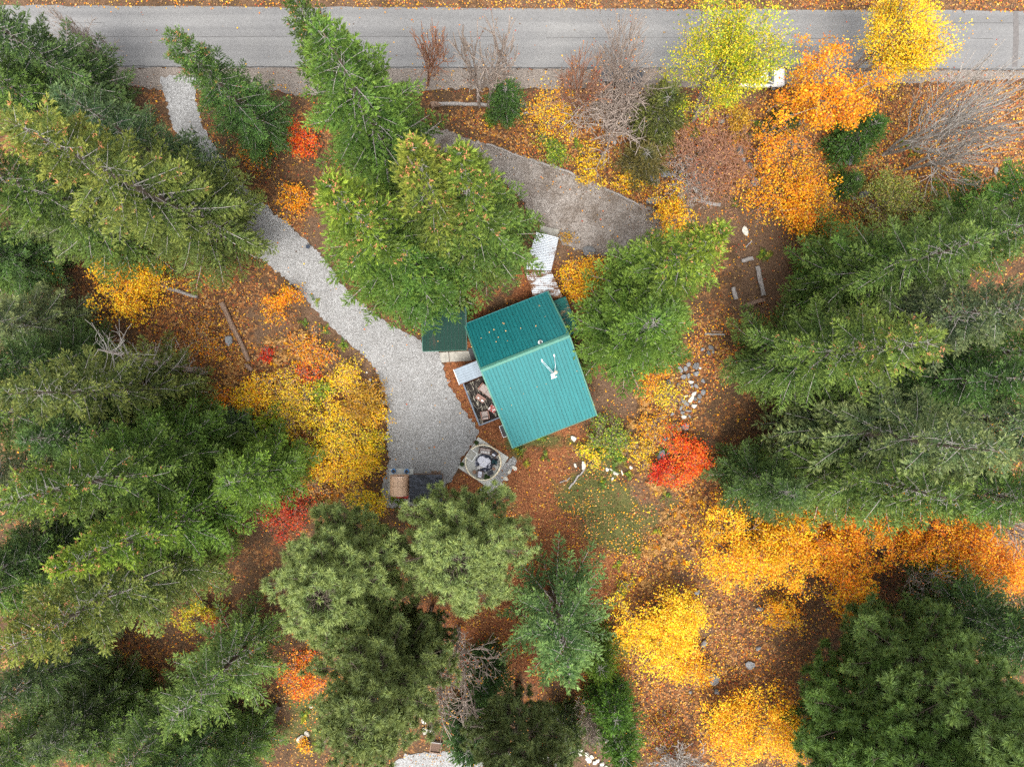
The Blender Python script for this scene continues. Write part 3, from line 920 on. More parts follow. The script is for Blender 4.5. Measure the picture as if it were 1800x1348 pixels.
def leaf_quads_lite(Pt, size, rg, C):
    n = len(Pt)
    up = rg.normal(0, .6, (n, 3)) + np.array([0, 0, 1.0]); up /= np.linalg.norm(up, axis=1, keepdims=True)
    d = np.cross(up, rg.normal(0, 1, (n, 3))); d /= np.linalg.norm(d, axis=1, keepdims=True)
    s_ = np.cross(up, d); sz = size * rg.uniform(.6, 1.25, (n, 1))
    V = np.stack([Pt - d * sz * .5, Pt + s_ * sz * .45 + up * sz * .12, Pt + d * sz * .5, Pt - s_ * sz * .45 + up * sz * .12], 1).reshape(-1, 3)
    k = np.arange(n) * 4
    return V, np.concatenate([np.stack([k, k + 1, k + 2], -1), np.stack([k, k + 2, k + 3], -1)]), np.repeat(C, 4, 0)
for i, (x, y, r_, lab) in enumerate([(602, 285, .20, 'potted box ball on the upper corner of the patio nearest the cabin'), (338, 675, .20, 'potted box ball on the patio corner next to the gravel and pine'),
                              (772, 885, .12, 'small potted plant nearest the black trunk in the lounge'), (816, 918, .14, 'biggest of three small potted plants by the lounge ring'), (757, 932, .11, 'smallest potted plant touching the lounge ring')]):
    pot_plant(ZQ(x, y, .12) if i < 2 else LQ(x, y), lab, r_, seed=60 + i)

# ------------------------------------------------------------------ barrel sauna, shingled shed
p = P(702, 853, 1.2)
sa = thing('barrel_sauna', 'cedar barrel sauna with copper-toned bands standing on a concrete pad', 'sauna', (p.x, p.y, .1))
NS = 12; rb = .93; hl = .98
for i in range(NS):
    a0, a1 = 2 * math.pi * i / NS + .012, 2 * math.pi * (i + 1) / NS - .012
    for h0, h1 in ((-hl, -.012), (.012, hl)):
        mb = MB(); k = 4; vs = []
        for yy in (h0, h1):
            for rr in (rb, rb - .05):
                for j in range(k + 1):
                    a = a0 + (a1 - a0) * j / k
                    vs.append((rr * math.cos(a), yy, rb + .12 + rr * math.sin(a)))
        m_ = k + 1; fs = []
        for j in range(k):
            fs += [(j, j + 1, 2 * m_ + j + 1, 2 * m_ + j), (m_ + j + 1, m_ + j, 3 * m_ + j, 3 * m_ + j + 1), (j + 1, j, m_ + j, m_ + j + 1), (2 * m_ + j, 2 * m_ + j + 1, 3 * m_ + j + 1, 3 * m_ + j)]
        fs += [(0, 2 * m_, 3 * m_, m_), (k, m_ + k, 3 * m_ + k, 2 * m_ + k)]
        mb.add(vs, fs).build('stave', M_CEDAR, sa)
M_BAND = plain('pale_band', (.70, .52, .40), .4, .1, 6, metal=.3)
def hoop(y, r_, w, mat):
    mb = MB(); n = 32; vs = []
    for yy in (y - w / 2, y + w / 2):
        for rr in (r_, r_ - .03):
            for j in range(n):
                a = 2 * math.pi * j / n; vs.append((rr * math.cos(a), yy, rb + .12 + rr * math.sin(a)))
    fs = []
    for j in range(n):
        k = (j + 1) % n
        fs += [(j, k, 2 * n + k, 2 * n + j), (k + n, j + n, 3 * n + j, 3 * n + k), (k, j, n + j, n + k), (2 * n + j, 2 * n + k, 3 * n + k, 3 * n + j)]
    mb.add(vs, fs).build('band', mat, sa)
for y in (-.93, .90): hoop(y, rb + .02, .07, M_BAND)
for y in (-.8, .8):
    mb = MB(); n = 28
    vs = [((rb - .06) * math.cos(2 * math.pi * j / n), y, rb + .12 + (rb - .06) * math.sin(2 * math.pi * j / n)) for j in range(n)]
    mb.add(vs, [tuple(range(n))]).build('end_wall', M_CEDAR, sa)
d_ = MB().box((0, .84, .95), (.62, .05, 1.5)).build('door', M_WOOD, sa); MB().box((.24, .88, .95), (.04, .05, .2)).build('handle', M_STEEL, d_)
for y in (-.6, .6): MB().box((0, y, .08), (1.3, .12, .16)).build('cradle', M_WOOD, sa)
slab('concrete_pad', 'grey concrete pad under the barrel sauna and blue pots', ccw([(684, 823.5), (727, 823.5), (726.5, 834), (719, 835), (719, 869), (682, 869)]), .1, M_CONC2)
M_BLUE = plain('blue_glaze', (.08, .30, .70), .2, .2, 6)
for (px, py, lab) in ((691.6, 827.8, 'blue glazed pot on the pad corner by the shrubs'), (714.8, 828.2, 'blue glazed pot on the pad beside the black shed')):
    p = P(px, py, .5); t = thing('blue_pot', lab, 'pot', (p.x, p.y, .1), 0, 'blue pots')
    MB().lathe([(.13, 0), (.22, .16), (.24, .34), (.20, .44), (.23, .47), (.19, .48)], (0, 0, 0), 18, False).build('body', M_BLUE, t, smooth=True)
    MB().lathe([(.19, .46), (.19, .40), (.0, .40)], (0, 0, 0), 18, False).build('soil', M_BLACK, t)  # black fill painted as the dark hollow inside the pot
M_REDP = plain('red_paint', (.42, .035, .02), .5, .25, 8)
p = P(705, 872, .2); t = thing('red_crate', 'low red slatted crate behind the barrel sauna', 'crate', (p.x, p.y, 0), R(-5))
for k in range(6): MB().box((-.62 + k * .25, 0, .2), (.2, .34, .04)).build('slat', M_REDP, t)
for s_ in (-1, 1): MB().box((0, s_ * .19, .11), (1.5, .03, .2)).build('side', M_REDP, t)
M_SHING = [plain('black_shingle%d' % i, c, .85, .3, 6) for i, c in enumerate(((.020, .022, .028), (.030, .033, .042), (.045, .050, .064)))]
a = P(719.5, 834.5, 2.45); b_ = P(778, 882, 2.2)
ss = thing('shingle_shed', 'little shed with a black shingle roof half covered by the tufted pine', 'shed', ((a.x + b_.x) / 2, (a.y + b_.y) / 2, 0))
w_, d2 = b_.x - a.x, a.y - b_.y
MB().box((0, 0, 1.12), (w_ - .3, d2 - .3, 2.26)).build('wall', M_SIDING, ss)
rf = MB().slab([(-w_ / 2, -d2 / 2, 2.2), (w_ / 2, -d2 / 2, 2.2), (w_ / 2, d2 / 2, 2.45), (-w_ / 2, d2 / 2, 2.45)], .06).build('roof', M_BLACK, ss)
rows = 12
for r_ in range(rows):
    y = -d2 / 2 + (r_ + .5) * d2 / rows; z = 2.2 + .25 * (r_ + .5) / rows
    x = -w_ / 2 - (.25 if r_ % 2 else 0)
    while x < w_ / 2 - .02:
        x0, x1 = max(x, -w_ / 2), min(x + .5, w_ / 2)
        if x1 - x0 > .06:
            MB().box(((x0 + x1) / 2, y, z + .028 + random.uniform(0, .008)), (x1 - x0 - .014, d2 / rows + .05, .018), 0, ('X', R(2.2))).build('shingle', random.choice(M_SHING), rf)
        x += .5
p = P(766, 831.5, .2)
for k in range(7):
    a_ = R(random.uniform(-25, 25)); L_ = random.uniform(.3, .42)
    q = p + Vector((-.4 + k * .13, random.uniform(-.08, .08), 0)); z = .07 + (.1 if k % 3 == 1 else 0)
    o = MB().tube([(q.x - L_ / 2 * math.sin(a_), q.y - L_ / 2 * math.cos(a_), z), (q.x + L_ / 2 * math.sin(a_), q.y + L_ / 2 * math.cos(a_), z)], .065, 7).build('firewood', M_LOGB)
    tag(o, '%s short firewood log from the left in the heap beside the black shed' % ORD[k], 'firewood', 'firewood heap')

# ------------------------------------------------------------------ vehicles on the shoulder
def loft(st, n=14, e=3.2):
    vs = []; fs = []
    for (x, hw, z0, z1) in st:
        zc, hz = (z0 + z1) / 2, (z1 - z0) / 2
        for k in range(n):
            a = 2 * math.pi * (k + .5) / n; c_, s_ = math.cos(a), math.sin(a)
            vs.append((x, hw * math.copysign(abs(c_) ** (2 / e), c_), zc + hz * math.copysign(abs(s_) ** (2 / e), s_)))
    for i in range(len(st) - 1):
        for k in range(n):
            fs.append((i * n + k, (i + 1) * n + k, (i + 1) * n + (k + 1) % n, i * n + (k + 1) % n))
    fs.append(tuple(range(n))); fs.append(tuple(range(len(st) * n - 1, (len(st) - 1) * n - 1, -1)))
    return MB().add(vs, fs)
def carpaint(name, c):
    m, nt, b = new_mat(name)
    n = noise(nt, 3, 3, .6, coord(nt))
    nt.links.new(ramp_node(nt, n, [(.3, tuple(x * .9 for x in c)), (.7, c)]), b.inputs['Base Color'])
    b.inputs['Roughness'].default_value = .3; b.inputs['Coat Weight'].default_value = .6
    return m
M_TYRE = plain('tyre_rubber', (.02, .02, .02), .9, .2, 10)
M_LAMP = plain('lamp_lens', (.55, .55, .52), .15, .1, 5)
M_RLAMP = plain('rear_lens', (.35, .02, .02), .2, .1, 5)
def car(label, px, py, paint, roofmat, rz, L_=4.6, W=1.85, boxy=True):
    p = P(px, py, 2.6)
    t = thing('parked_car', label, 'car', (p.x, p.y, float(gz(p.x, p.y)) + .02), rz, 'cars parked on the shoulder')
    h = W / 2
    body = loft([(-L_ / 2, h * .86, .45, .95), (-L_ / 2 + .08, h * .96, .34, 1.06), (-L_ * .3, h, .30, 1.10), (0, h, .30, 1.10), (L_ * .2, h, .30, 1.08), (L_ * .4, h * .97, .32, 1.02), (L_ / 2 - .06, h * .9, .36, .92), (L_ / 2, h * .8, .45, .80)]).build('body', paint, t, smooth=True)
    cab = loft([(-L_ * .46, h * .84, .95, 1.30), (-L_ * .43, h * .84, .95, 1.66), (-L_ * .1, h * .86, .95, 1.72), (L_ * .08, h * .85, .95, 1.66), (L_ * .25, h * .83, .95, 1.08)], 14, 4.0).build('windows', M_GLASS, t, smooth=True)
    MB().slab([(-L_ * .42, -h * .76, 1.71), (L_ * .07, -h * .76, 1.71), (L_ * .07, h * .76, 1.71), (-L_ * .42, h * .76, 1.71)], .06).build('roof', roofmat, t, .05)
    for sy in (-1, 1):
        MB().bar((-L_ * .40, sy * h * .66, 1.76), (L_ * .04, sy * h * .66, 1.76), .04).build('roof_rail', M_STEEL, t)
        MB().bar((L_ * .07, sy * h * .76, 1.68), (L_ * .25, sy * h * .8, 1.08), .07).build('windscreen_pillar', paint, t)
        MB().bar((-L_ * .12, sy * h * .80, 1.68), (-L_ * .12, sy * h * .90, 1.08), .07).build('door_pillar', paint, t)
        MB().box((L_ * .17, sy * (h + .12), 1.12), (.12, .2, .14)).build('mirror', M_BLACK, t, .03)
        MB().box((L_ / 2 - .05, sy * h * .68, .78), (.10, .34, .16)).build('headlight', M_LAMP, t, .02)
        MB().box((-L_ / 2 + .03, sy * h * .74, .88), (.08, .18, .30)).build('tail_light', M_RLAMP, t, .02)
        for sx in (-1, 1):
            wl = MB(); cx = sx * L_ * .30
            for rr, yy, nm, mt in ((.36, .0, 'tyre', M_TYRE),):
                vs = []; fs = []; n = 20
                prof_ = [(.22, -.11), (.34, -.11), (.36, -.07), (.36, .07), (.34, .11), (.22, .11)]
                for (r2, y2) in prof_:
                    for k in range(n):
                        a = 2 * math.pi * k / n; vs.append((cx + r2 * math.cos(a), sy * (h - .10) + y2, .36 + r2 * math.sin(a)))
                for j in range(5):
                    for k in range(n): fs.append((j * n + k, j * n + (k + 1) % n, (j + 1) * n + (k + 1) % n, (j + 1) * n + k))
                wl.add(vs, fs)
            w = wl.build('wheel', M_TYRE, t)
            vs = [(cx + .22 * math.cos(2 * math.pi * k / 16), sy * (h - .02), .36 + .22 * math.sin(2 * math.pi * k / 16)) for k in range(16)]
            MB().add(vs, [tuple(range(16))]).build('rim', M_STEEL, w)
    for x in (L_ / 2 + .02, -L_ / 2 - .02):
        MB().box((x, 0, .5), (.14, W * .86, .2)).build('bumper', M_BLACK, t, .04)
    MB().box((L_ * .34, 0, 1.045), (.9, W * .62, .03)).build('hood', paint, t, .03)
    return t
P_BLK = carpaint('black_paint', (.015, .016, .02)); P_WHT = carpaint('white_car_paint', (.78, .78, .78)); P_GRY = carpaint('grey_roof', (.03, .033, .04))
car('dark car parked behind the dense bare bush', 1091, 136.5, P_BLK, P_GRY, 0, 4.7, 1.8)
car('white car parked under the lime-yellow poplar and orange maple', 1341, 134, P_WHT, P_WHT, 0, 4.4, 1.9)

# ------------------------------------------------------------------ stones
def rock_row(items, fmt, group, by=1):
    """a cluster of stones, each told by its rank from the top (by=1) or from the left (by=0)"""
    for i, (px, py, w, h, m_) in enumerate(sorted(items, key=lambda q: q[by])):
        rock(px, py, w, h, m_, fmt % ORD[i], group)
def rock_mesh(seed):
    import bmesh
    rg = np.random.default_rng(seed)
    bm = bmesh.new(); bmesh.ops.create_icosphere(bm, subdivisions=2, radius=1)
    A = rg.normal(0, 1, (7, 3)); A /= np.linalg.norm(A, axis=1, keepdims=True)
    B = rg.uniform(.42, .85, 7)
    for v in bm.verts:
        c_ = np.array(v.co); s_ = 1.0
        for a_, b2 in zip(A, B):                     # chop the ball with random flats
            d_ = c_ @ a_
            if d_ * s_ > b2: s_ = b2 / d_
        v.co = Vector(c_ * s_ * (1 + rg.normal(0, .03)))
    me = bpy.data.meshes.new('rock'); bm.to_mesh(me); bm.free()
    return me
ROCKS = {}
def rock(px, py, w, h, mat, label, group, z=None, ang=None):
    k = random.randrange(5)
    key = (k, mat.name)
    if key not in ROCKS:
        ROCKS[key] = rock_mesh(300 + k); ROCKS[key].materials.append(mat)
    p = G(px, py)
    o = bpy.data.objects.new('rock', ROCKS[key]); col.objects.link(o)
    a_, b2 = w * S / 2 * 1.28, h * S / 2 * 1.28
    zz = min(a_, b2) * .75
    o.scale = (a_, b2, zz); o.location = (p.x, p.y, p.z + zz * .35); o.rotation_euler = (random.uniform(-.1, .1), random.uniform(-.1, .1), R(ang) if ang is not None else random.uniform(0, 6.28))
    tag(o, label, 'rock', group)
    return o
G1 = 'stones of the rubble border'; TMP = []
for (x, y, w, h, m_) in [(775, 350, 26, 46, 0), (812, 350, 28, 34, 0), (833, 320, 30, 28, 0), (878, 335, 60, 42, 1), (797, 402, 38, 32, 0), (833, 400, 20, 34, 0), (885, 380, 44, 36, 0), (850, 440, 42, 24, 2), (890, 470, 26, 34, 0),
                         (935, 435, 24, 30, 0), (937, 512, 36, 30, 0), (910, 542, 34, 28, 1), (870, 522, 40, 22, 2), (850, 562, 26, 60, 2), (798, 576, 56, 26, 0), (825, 595, 26, 22, 0), (872, 606, 40, 30, 2), (788, 655, 26, 30, 0),
                         (830, 640, 46, 18, 0), (800, 682, 34, 26, 2), (838, 680, 20, 26, 0), (765, 765, 44, 30, 2), (930, 212, 30, 26, 0), (990, 200, 40, 26, 1), (970, 240, 30, 34, 1), (1002, 232, 26, 20, 0), (915, 345, 20, 18, 2), (760, 455, 22, 26, 1),
                         (880, 560, 22, 24, 1), (905, 575, 22, 18, 0), (855, 470, 22, 18, 0), (815, 540, 30, 14, 2), (780, 620, 40, 16, 0)]:
    TMP.append((1000 + x / 3.963, 560 + y / 3.963, w / 3.963, h / 3.963, (M_ROCK, M_ROCKD, M_ROCKP)[m_]))
rock_row(TMP, '%s stone from the top of the rubble border beside the coned pointed fir', G1)
rock(1000 + 805 / 3.963, 560 + 745 / 3.963, 15, 12, M_ROCK, 'blocky pale grey stone just below the rubble border', None)
rock(1000 + 645 / 3.963, 560 + 945 / 3.963, 12, 18, M_ROCK, 'pointed grey rock among the low yellow plants by the red maple', None)
TMP = []
for (x, y, w, h) in [(670, 840, 26, 40), (720, 662, 24, 30), (685, 720, 30, 24), (690, 940, 34, 16)]:
    TMP.append((1000 + x / 3.963, 560 + y / 3.963, w / 3.963, h / 3.963, M_ROCK))
rock_row(TMP, '%s small grey stone from the top among the low yellow plants', 'stones among the yellow plants', 1)
rock(1000 + 695 / 3.963, 560 + 445 / 3.963, 11, 8, M_ROCKD, 'dark stone at the tip of the gold shrub under the rounded fir', None)
TMP = []
for (x, y, w, h) in [(100, 1022, 70, 30), (45, 1018, 34, 22), (330, 1080, 40, 26), (305, 1060, 50, 18), (265, 1050, 26, 22), (432, 1040, 30, 20), (35, 835, 40, 46), (302, 1112, 18, 24), (370, 1075, 40, 14)]:
    TMP.append((1000 + x / 3.963, 560 + y / 3.963, w / 3.963, h / 3.963, M_ROCKP))
rock_row(TMP, '%s flat whitish stone from the left in the row by the green bush', 'white stones edging the green bush', 0)
TMP = []
for (x, y, w, h) in [(1272, 748, 80, 112), (1185, 835, 80, 52), (1130, 935, 96, 70), (1055, 1042, 84, 62), (975, 1090, 54, 46), (955, 1165, 78, 52), (735, 1180, 60, 46), (850, 1238, 100, 78), (1015, 1112, 40, 28), (905, 1105, 40, 30), (820, 1190, 40, 34), (885, 1180, 46, 30)]:
    TMP.append((780 + x / 10.37, 750 + y / 10.37, w / 10.37, h / 10.37, M_ROCKP))
rock_row(TMP, '%s cream boulder from the top of the row edging the patio gravel', 'boulders edging the patio', 1)
TMP = []
for (x, y, w, h) in [(925, 645, 20, 24), (960, 720, 40, 30), (970, 770, 50, 40), (990, 810, 30, 26), (1020, 882, 34, 36), (1060, 905, 30, 30), (1090, 945, 50, 40), (1105, 1085, 40, 34), (1130, 1240, 30, 40), (1100, 1300, 44, 70)]:
    TMP.append((480 + x / 5.616, 540 + y / 5.616, w / 5.616, h / 5.616, M_ROCKP))
rock_row(TMP, '%s small pale stone from the top along the gravel edge of the yellow bank', 'stones along the gravel edge', 1)
rock(600, 747, 18, 12, M_ROCKD, 'dark flat rock poking out of the yellow bank', None)
TMP = []
for (x, y) in [(1100, 725), (1140, 745), (1175, 760), (1120, 772), (1160, 785), (1222, 785), (1225, 818), (1265, 805), (1305, 835), (1280, 850), (1340, 862), (1372, 885), (1330, 890), (1240, 835)]:
    TMP.append((760 + x / 4.5, 1150 + y / 4.5, random.uniform(7, 10), random.uniform(6, 9), M_ROCKP))
rock_row(TMP, '%s rounded pale stone from the left in the curved row at the bottom edge', 'curved stone row at the bottom', 0)
rock(1068, 1298, 12, 7, M_ROCKP, 'lone white stone under the young bright fir', None)
TMP = []
for (x, y, w) in [(430, 1050, 9), (455, 1052, 11), (490, 1062, 9), (435, 1100, 10), (340, 1105, 7), (375, 1120, 12), (440, 1150, 14), (468, 1145, 9)]:
    TMP.append((600 + x / 3, 900 + y / 3, w, w * .75, M_ROCKP))
rock_row(TMP, '%s white stone from the left beside the bottom gravel path', 'white stones by the gravel path', 0)
TMP = []
for (x, y, w) in [(1585, 1190, 14), (1620, 1165, 10), (1360, 1170, 8), (1640, 1025, 6)]:
    TMP.append((x / 3, 900 + y / 3, w, w * .7, M_ROCKP))
rock_row(TMP, '%s white stone from the left beside the fallen dark trunk', 'white stones by the fallen trunk', 0)
TMP = []
for (x, y, w, h, m_) in [(1255, 790, 60, 84, 1), (1295, 862, 34, 36, 0), (1340, 910, 46, 52, 1), (1380, 1040, 66, 56, 0), (1450, 580, 42, 46, 0), (1495, 592, 42, 46, 0), (1350, 665, 36, 34, 1), (960, 710, 46, 60, 1), (660, 970, 90, 84, 0), (540, 822, 34, 50, 0),
                         (105, 780, 34, 36, 0), (165, 832, 50, 40, 1), (270, 725, 30, 44, 0), (450, 912, 30, 38, 0), (1165, 515, 36, 30, 0), (1120, 557, 60, 28, 0), (1230, 562, 36, 46, 0), (1600, 915, 30, 22, 1), (1160, 865, 26, 26, 0), (330, 880, 24, 22, 0)]:
    TMP.append((1020 + x / 4.5, 90 + y / 4.5, w / 4.5, h / 4.5, (M_ROCK, M_ROCKD)[m_]))
rock_row(TMP, '%s grey stone from the left on the leafy bank below the road', 'stones on the leafy bank', 0)
rock(1020 + 575 / 4.5, 90 + 1030 / 4.5, 22, 20, M_ROCK, 'large flat-topped grey boulder on the bank above the timber edging', None)
rock(1150, 352, 32, 14, M_ROCK, 'long grey slab rock under the yellow-gold maple shrub', None, ang=5)
rock(1020 + 1410 / 4.5, 90 + 830 / 4.5, 24, 26, M_ROCKD, 'big dark boulder at the foot of the leaning orange maple', None)
rock(1020 + 1290 / 4.5, 90 + 622 / 4.5, 20, 11, M_LOGB, 'brown weathered stump rock under the round ochre bush', None)
rock(1492, 279, 21, 28, M_ROCK, 'rounded grey boulder between the orange thicket and bare stems', None, ang=0)
rock(1489, 253, 12, 9, M_ROCK, 'small grey stone just above the rounded grey boulder', None)
rock(1037, 446, 26, 20, M_ROCKD, 'angular dark grey boulder beside the golden shrub on the dirt drive', None, ang=-20)
rock(1311, 408, 11, 17, M_ROCKP, 'smooth whitish stone beside the coned fir on bare soil', None, ang=20)
rock(403, 597, 15, 19, M_ROCK, 'grey boulder beside the long split log', None, ang=0)
rock(455, 667, 9, 8, M_ROCKP, 'small white stone below the end of the split log', None)
TMP = []
for (x, y, w) in [(1253, 1193, 20), (1318, 1167, 16), (1335, 1070, 12), (1238, 1130, 14), (1260, 1215, 10), (1252, 1258, 10), (1225, 1040, 10), (1332, 1138, 10), (1213, 1216, 6)]:
    TMP.append((x, y, w, w * .85, M_ROCK))
rock_row(TMP, '%s grey stone from the top in the leaf-strewn clearing by the yellow maple', 'stones in the clearing', 1)
TMP = []
for (x, y, w) in [(1515, 342, 18), (1530, 325, 9), (1500, 350, 8), (1692, 360, 10), (1750, 300, 12), (1620, 352, 9)]:
    TMP.append((x, y, w, w * .8, M_ROCK))
rock_row(TMP, '%s grey stone from the left near the feet of the bare grey stems', 'stones by the bare stems', 0)

# ------------------------------------------------------------------ logs and timbers
def log(px0, py0, px1, py1, r_, mat, label, name='log', group=None, seed=0, lift=.8, knots=True):
    rg = np.random.default_rng(seed + int(px0))
    a, b_ = G(px0, py0), G(px1, py1); c = (a + b_) / 2; k = 7
    pts = []
    for i in range(k + 1):
        q = a.lerp(b_, i / k) - c; q.z = float(gz(c.x + q.x, c.y + q.y)) + r_ * lift - c.z
        q += Vector((rg.normal(0, .03), rg.normal(0, .05), 0)); pts.append(q)
    mb = MB().tube(pts, [r_ * rg.uniform(.85, 1.12) * (1 - .2 * i / k) for i in range(k + 1)], 8)
    if knots:
        for _ in range(3):
            i = rg.integers(1, k); d = Vector((rg.normal(), rg.normal(), .5)).normalized()
            mb.tube([pts[i], pts[i] + d * r_ * 1.7], [r_ * .25, r_ * .12], 5)
    o = mb.build(name, mat, None, loc=c)
    return tag(o, label, 'log', group)
log(855, 253, 919, 279, .11, M_LOG, 'first pale edging log of the dirt drive, nearest the cone-topped firs', knots=False)
log(930, 280, 970, 293, .12, M_LOG, 'short edging log second along the dirt drive', knots=False)
log(966, 289, 1010, 308, .13, M_LOG, 'thick edging log in the middle of the dirt drive border', knots=False)
log(1026, 311, 1066, 332, .12, M_LOGB, 'brownish edging log after the gap in the dirt drive border', knots=False)
log(1062, 331, 1088, 343, .11, M_LOG, 'short pale edging log near the end of the dirt drive border', knots=False)
log(1085, 341, 1124, 361, .11, M_LOG, 'last edging log of the dirt drive border by the yellow-gold shrub', knots=False)
log(770, 184, 858, 186, .20, M_LOG, 'long weathered log lying under the two slim bare trees')
log(862, 179, 926, 186, .18, M_LOG, 'weathered log lying behind the small young fir')
log(905, 203, 955, 196, .10, M_LOG, 'thin grey branch on the bank under the open yellow maple')
log(758, 187, 772, 186, .32, M_LOGB, 'dark log end beside the tall bright green fir')
log(878, 205, 892, 226, .22, M_LOGB, 'dark rotten stump on the bank below the young fir')
log(391, 533, 439, 634, .27, M_LOGB, 'long split brown log lying across the leaf-strewn clearing')
log(433, 640, 443, 650, .22, M_LOGB, 'broken butt piece below the long split log')
log(262, 495, 348, 523, .20, M_LOG, 'grey log half hidden under the olive fir at the clearing top')
log(252, 604, 298, 621, .22, M_LOGB, 'short dark log beneath the dead side branches')
log(492, 1236, 412, 1345, .32, plain('charred_log', (.05, .035, .028), .9, .4, 5, bumpy=.5), 'fallen dark trunk running to the bottom edge beside the spruce')
log(1330, 257, 1384, 219, .20, M_LOGB, 'brown trunk slanting under the orange roadside maple', lift=3.0)
log(1000, 858, 1028, 822, .10, M_LOG, 'crooked pale driftwood branch below the teal roof')
log(985, 848, 1002, 840, .07, M_LOG, 'short pale stick beside the crooked driftwood branch')
log(1128, 288, 1190, 286, .06, M_LOG, 'long thin grey branch lying on the rocky bank')
def timber(px0, py0, px1, py1, w, h, mat, label, name='log_bench', cat='log seat', lift=0.0, legs=True, group=None):
    a, b_ = P(px0, py0, .35 if legs else .1), P(px1, py1, .35 if legs else .1); c = (a + b_) / 2; d = b_ - a
    t = thing(name, label, cat, (c.x, c.y, float(gz(c.x, c.y))), math.atan2(d.y, d.x), group)
    L_ = d.length; rg = np.random.default_rng(int(px0))
    n = 6; vs = []; fs = []; z0 = .2 if legs else 0.0
    for i in range(n + 1):
        x = -L_ / 2 + L_ * i / n; ww = w * rg.uniform(.88, 1.1) / 2; o_ = rg.normal(0, .02)
        vs += [(x, o_ - ww, z0), (x, o_ + ww, z0), (x, o_ + ww * 1.0, z0 + h * .7), (x, o_ + ww * .7, z0 + h), (x, o_ - ww * .7, z0 + h), (x, o_ - ww, z0 + h * .7)]
    for i in range(n):
        for k in range(6): fs.append((i * 6 + k, i * 6 + (k + 1) % 6, (i + 1) * 6 + (k + 1) % 6, (i + 1) * 6 + k))
    fs += [tuple(range(5, -1, -1)), tuple(n * 6 + k for k in range(6))]
    MB().add(vs, [f[::-1] for f in fs]).build('beam', mat, t)
    if legs:
        for s_ in (-1, 1): MB().lathe([(.15, -.05), (.15, .2)], (s_ * L_ * .38, 0, 0), 8).build('stump_leg', M_LOGB, t)
    return t
timber(1331.5, 468, 1343, 519, .42, .2, M_LOG, 'longest grey hewn log seat on the bare soil')
timber(1289, 505, 1294.5, 526, .42, .2, M_LOG, 'short grey log seat nearest the coned fir')
timber(1304, 459, 1324, 453.5, .38, .2, M_LOG, 'log seat at the head of the bare soil square')
timber(1307, 538, 1344, 526.5, .42, .2, M_LOGB, 'brownish ridged log seat at the foot of the bare soil square')
timber(1311, 434, 1322, 423, .14, .1, M_LOG, 'short weathered stick by the whitish stone', 'timber', 'timber', legs=False)
timber(1227, 353.5, 1266, 361.5, .34, .08, M_LOG, 'weathered grey plank beside the yellow-gold maple shrub', 'plank', 'plank', legs=False)
timber(1239, 587, 1274, 588.5, .16, .14, M_LOG, 'lower grey timber step under the coned pointed fir', 'timber_step', 'timber step', legs=False)
timber(1250, 582.5, 1270, 583.5, .14, .18, M_LOGB, 'upper brown timber step above the grey one', 'timber_step', 'timber step', legs=False)
for (px, py, rz, lab) in ((876, 1009, 8, 'slatted wooden bench half under the tufted pine, upper one'), (880, 1034, 16, 'slatted wooden bench just below the other one beside the tufted pine')):
    p = P(px, py, .4); t = thing('slatted_bench', lab, 'bench', (p.x, p.y, 0), R(rz), 'slatted benches')
    for k in range(6): MB().box((0, -.34 + k * .135, .42), (1.25, .095, .035)).build('slat', M_SLAT, t)
    for sx in (-1, 1):
        MB().box((sx * .48, 0, .37), (.07, .78, .05)).build('rail', M_SLAT, t)
        for sy in (-1, 1): MB().box((sx * .48, sy * .3, .17), (.06, .06, .38)).build('leg', M_SLAT, t)
p = P(766, 1314, .3); t = thing('planter_box', 'square wooden planter box at the edge of the bottom gravel path', 'planter', (p.x, p.y, 0), R(-8))
for s_ in (-1, 1):
    MB().box((0, s_ * .5, .16), (1.14, .09, .36)).build('side_board', M_LOG if s_ > 0 else M_LOGB, t)
    MB().box((s_ * .53, 0, .155), (.09, .90, .35)).build('side_board', M_LOGB, t)
MB().box((0, 0, .1), (.95, .88, .2)).build('soil', plain('potting_soil', (.10, .06, .04), .95, .5, 12), t)
p = P(541, 434, .4); t = thing('garden_light', 'small black square garden light at the lane edge', 'garden light', (p.x, p.y, 0), R(-10))
MB().box((0, 0, .42), (.36, .34, .06)).build('panel', plain('solar_panel', (.03, .04, .06), .2, .2, 5), t, .01); MB().box((0, 0, .2), (.06, .06, .42)).build('post', M_BLACK, t); MB().box((0, 0, .35), (.22, .22, .08)).build('head', M_BLACK, t)
# ------------------------------------------------------------------ vegetation generators (each returns plain mesh data)
def tubes_np(P0, P1, R0, R1, n=3):
    P0 = np.asarray(P0, float); P1 = np.asarray(P1, float); R0 = np.asarray(R0, float); R1 = np.asarray(R1, float)
    d = unit(P1 - P0)
    up = np.where(np.abs(d[:, 2:3]) < 0.9, np.array([[0, 0, 1.0]]), np.array([[1.0, 0, 0]]))
    x = unit(np.cross(d, up)); u = np.cross(x, d)
    m = len(P0)
    ang = np.arange(n) * 2 * math.pi / n
    ring = x[:, None, :] * np.cos(ang)[None, :, None] + u[:, None, :] * np.sin(ang)[None, :, None]
    A = P0[:, None, :] + ring * R0[:, None, None]
    B = P1[:, None, :] + ring * R1[:, None, None]
    V = np.concatenate([A, B], 1).reshape(-1, 3)
    base = (np.arange(m) * 2 * n)[:, None]
    q = []
    for k in range(n):
        q.append(np.stack([base[:, 0] + k, base[:, 0] + (k + 1) % n, base[:, 0] + n + (k + 1) % n, base[:, 0] + n + k], -1))
    return V, np.concatenate(q, 0)

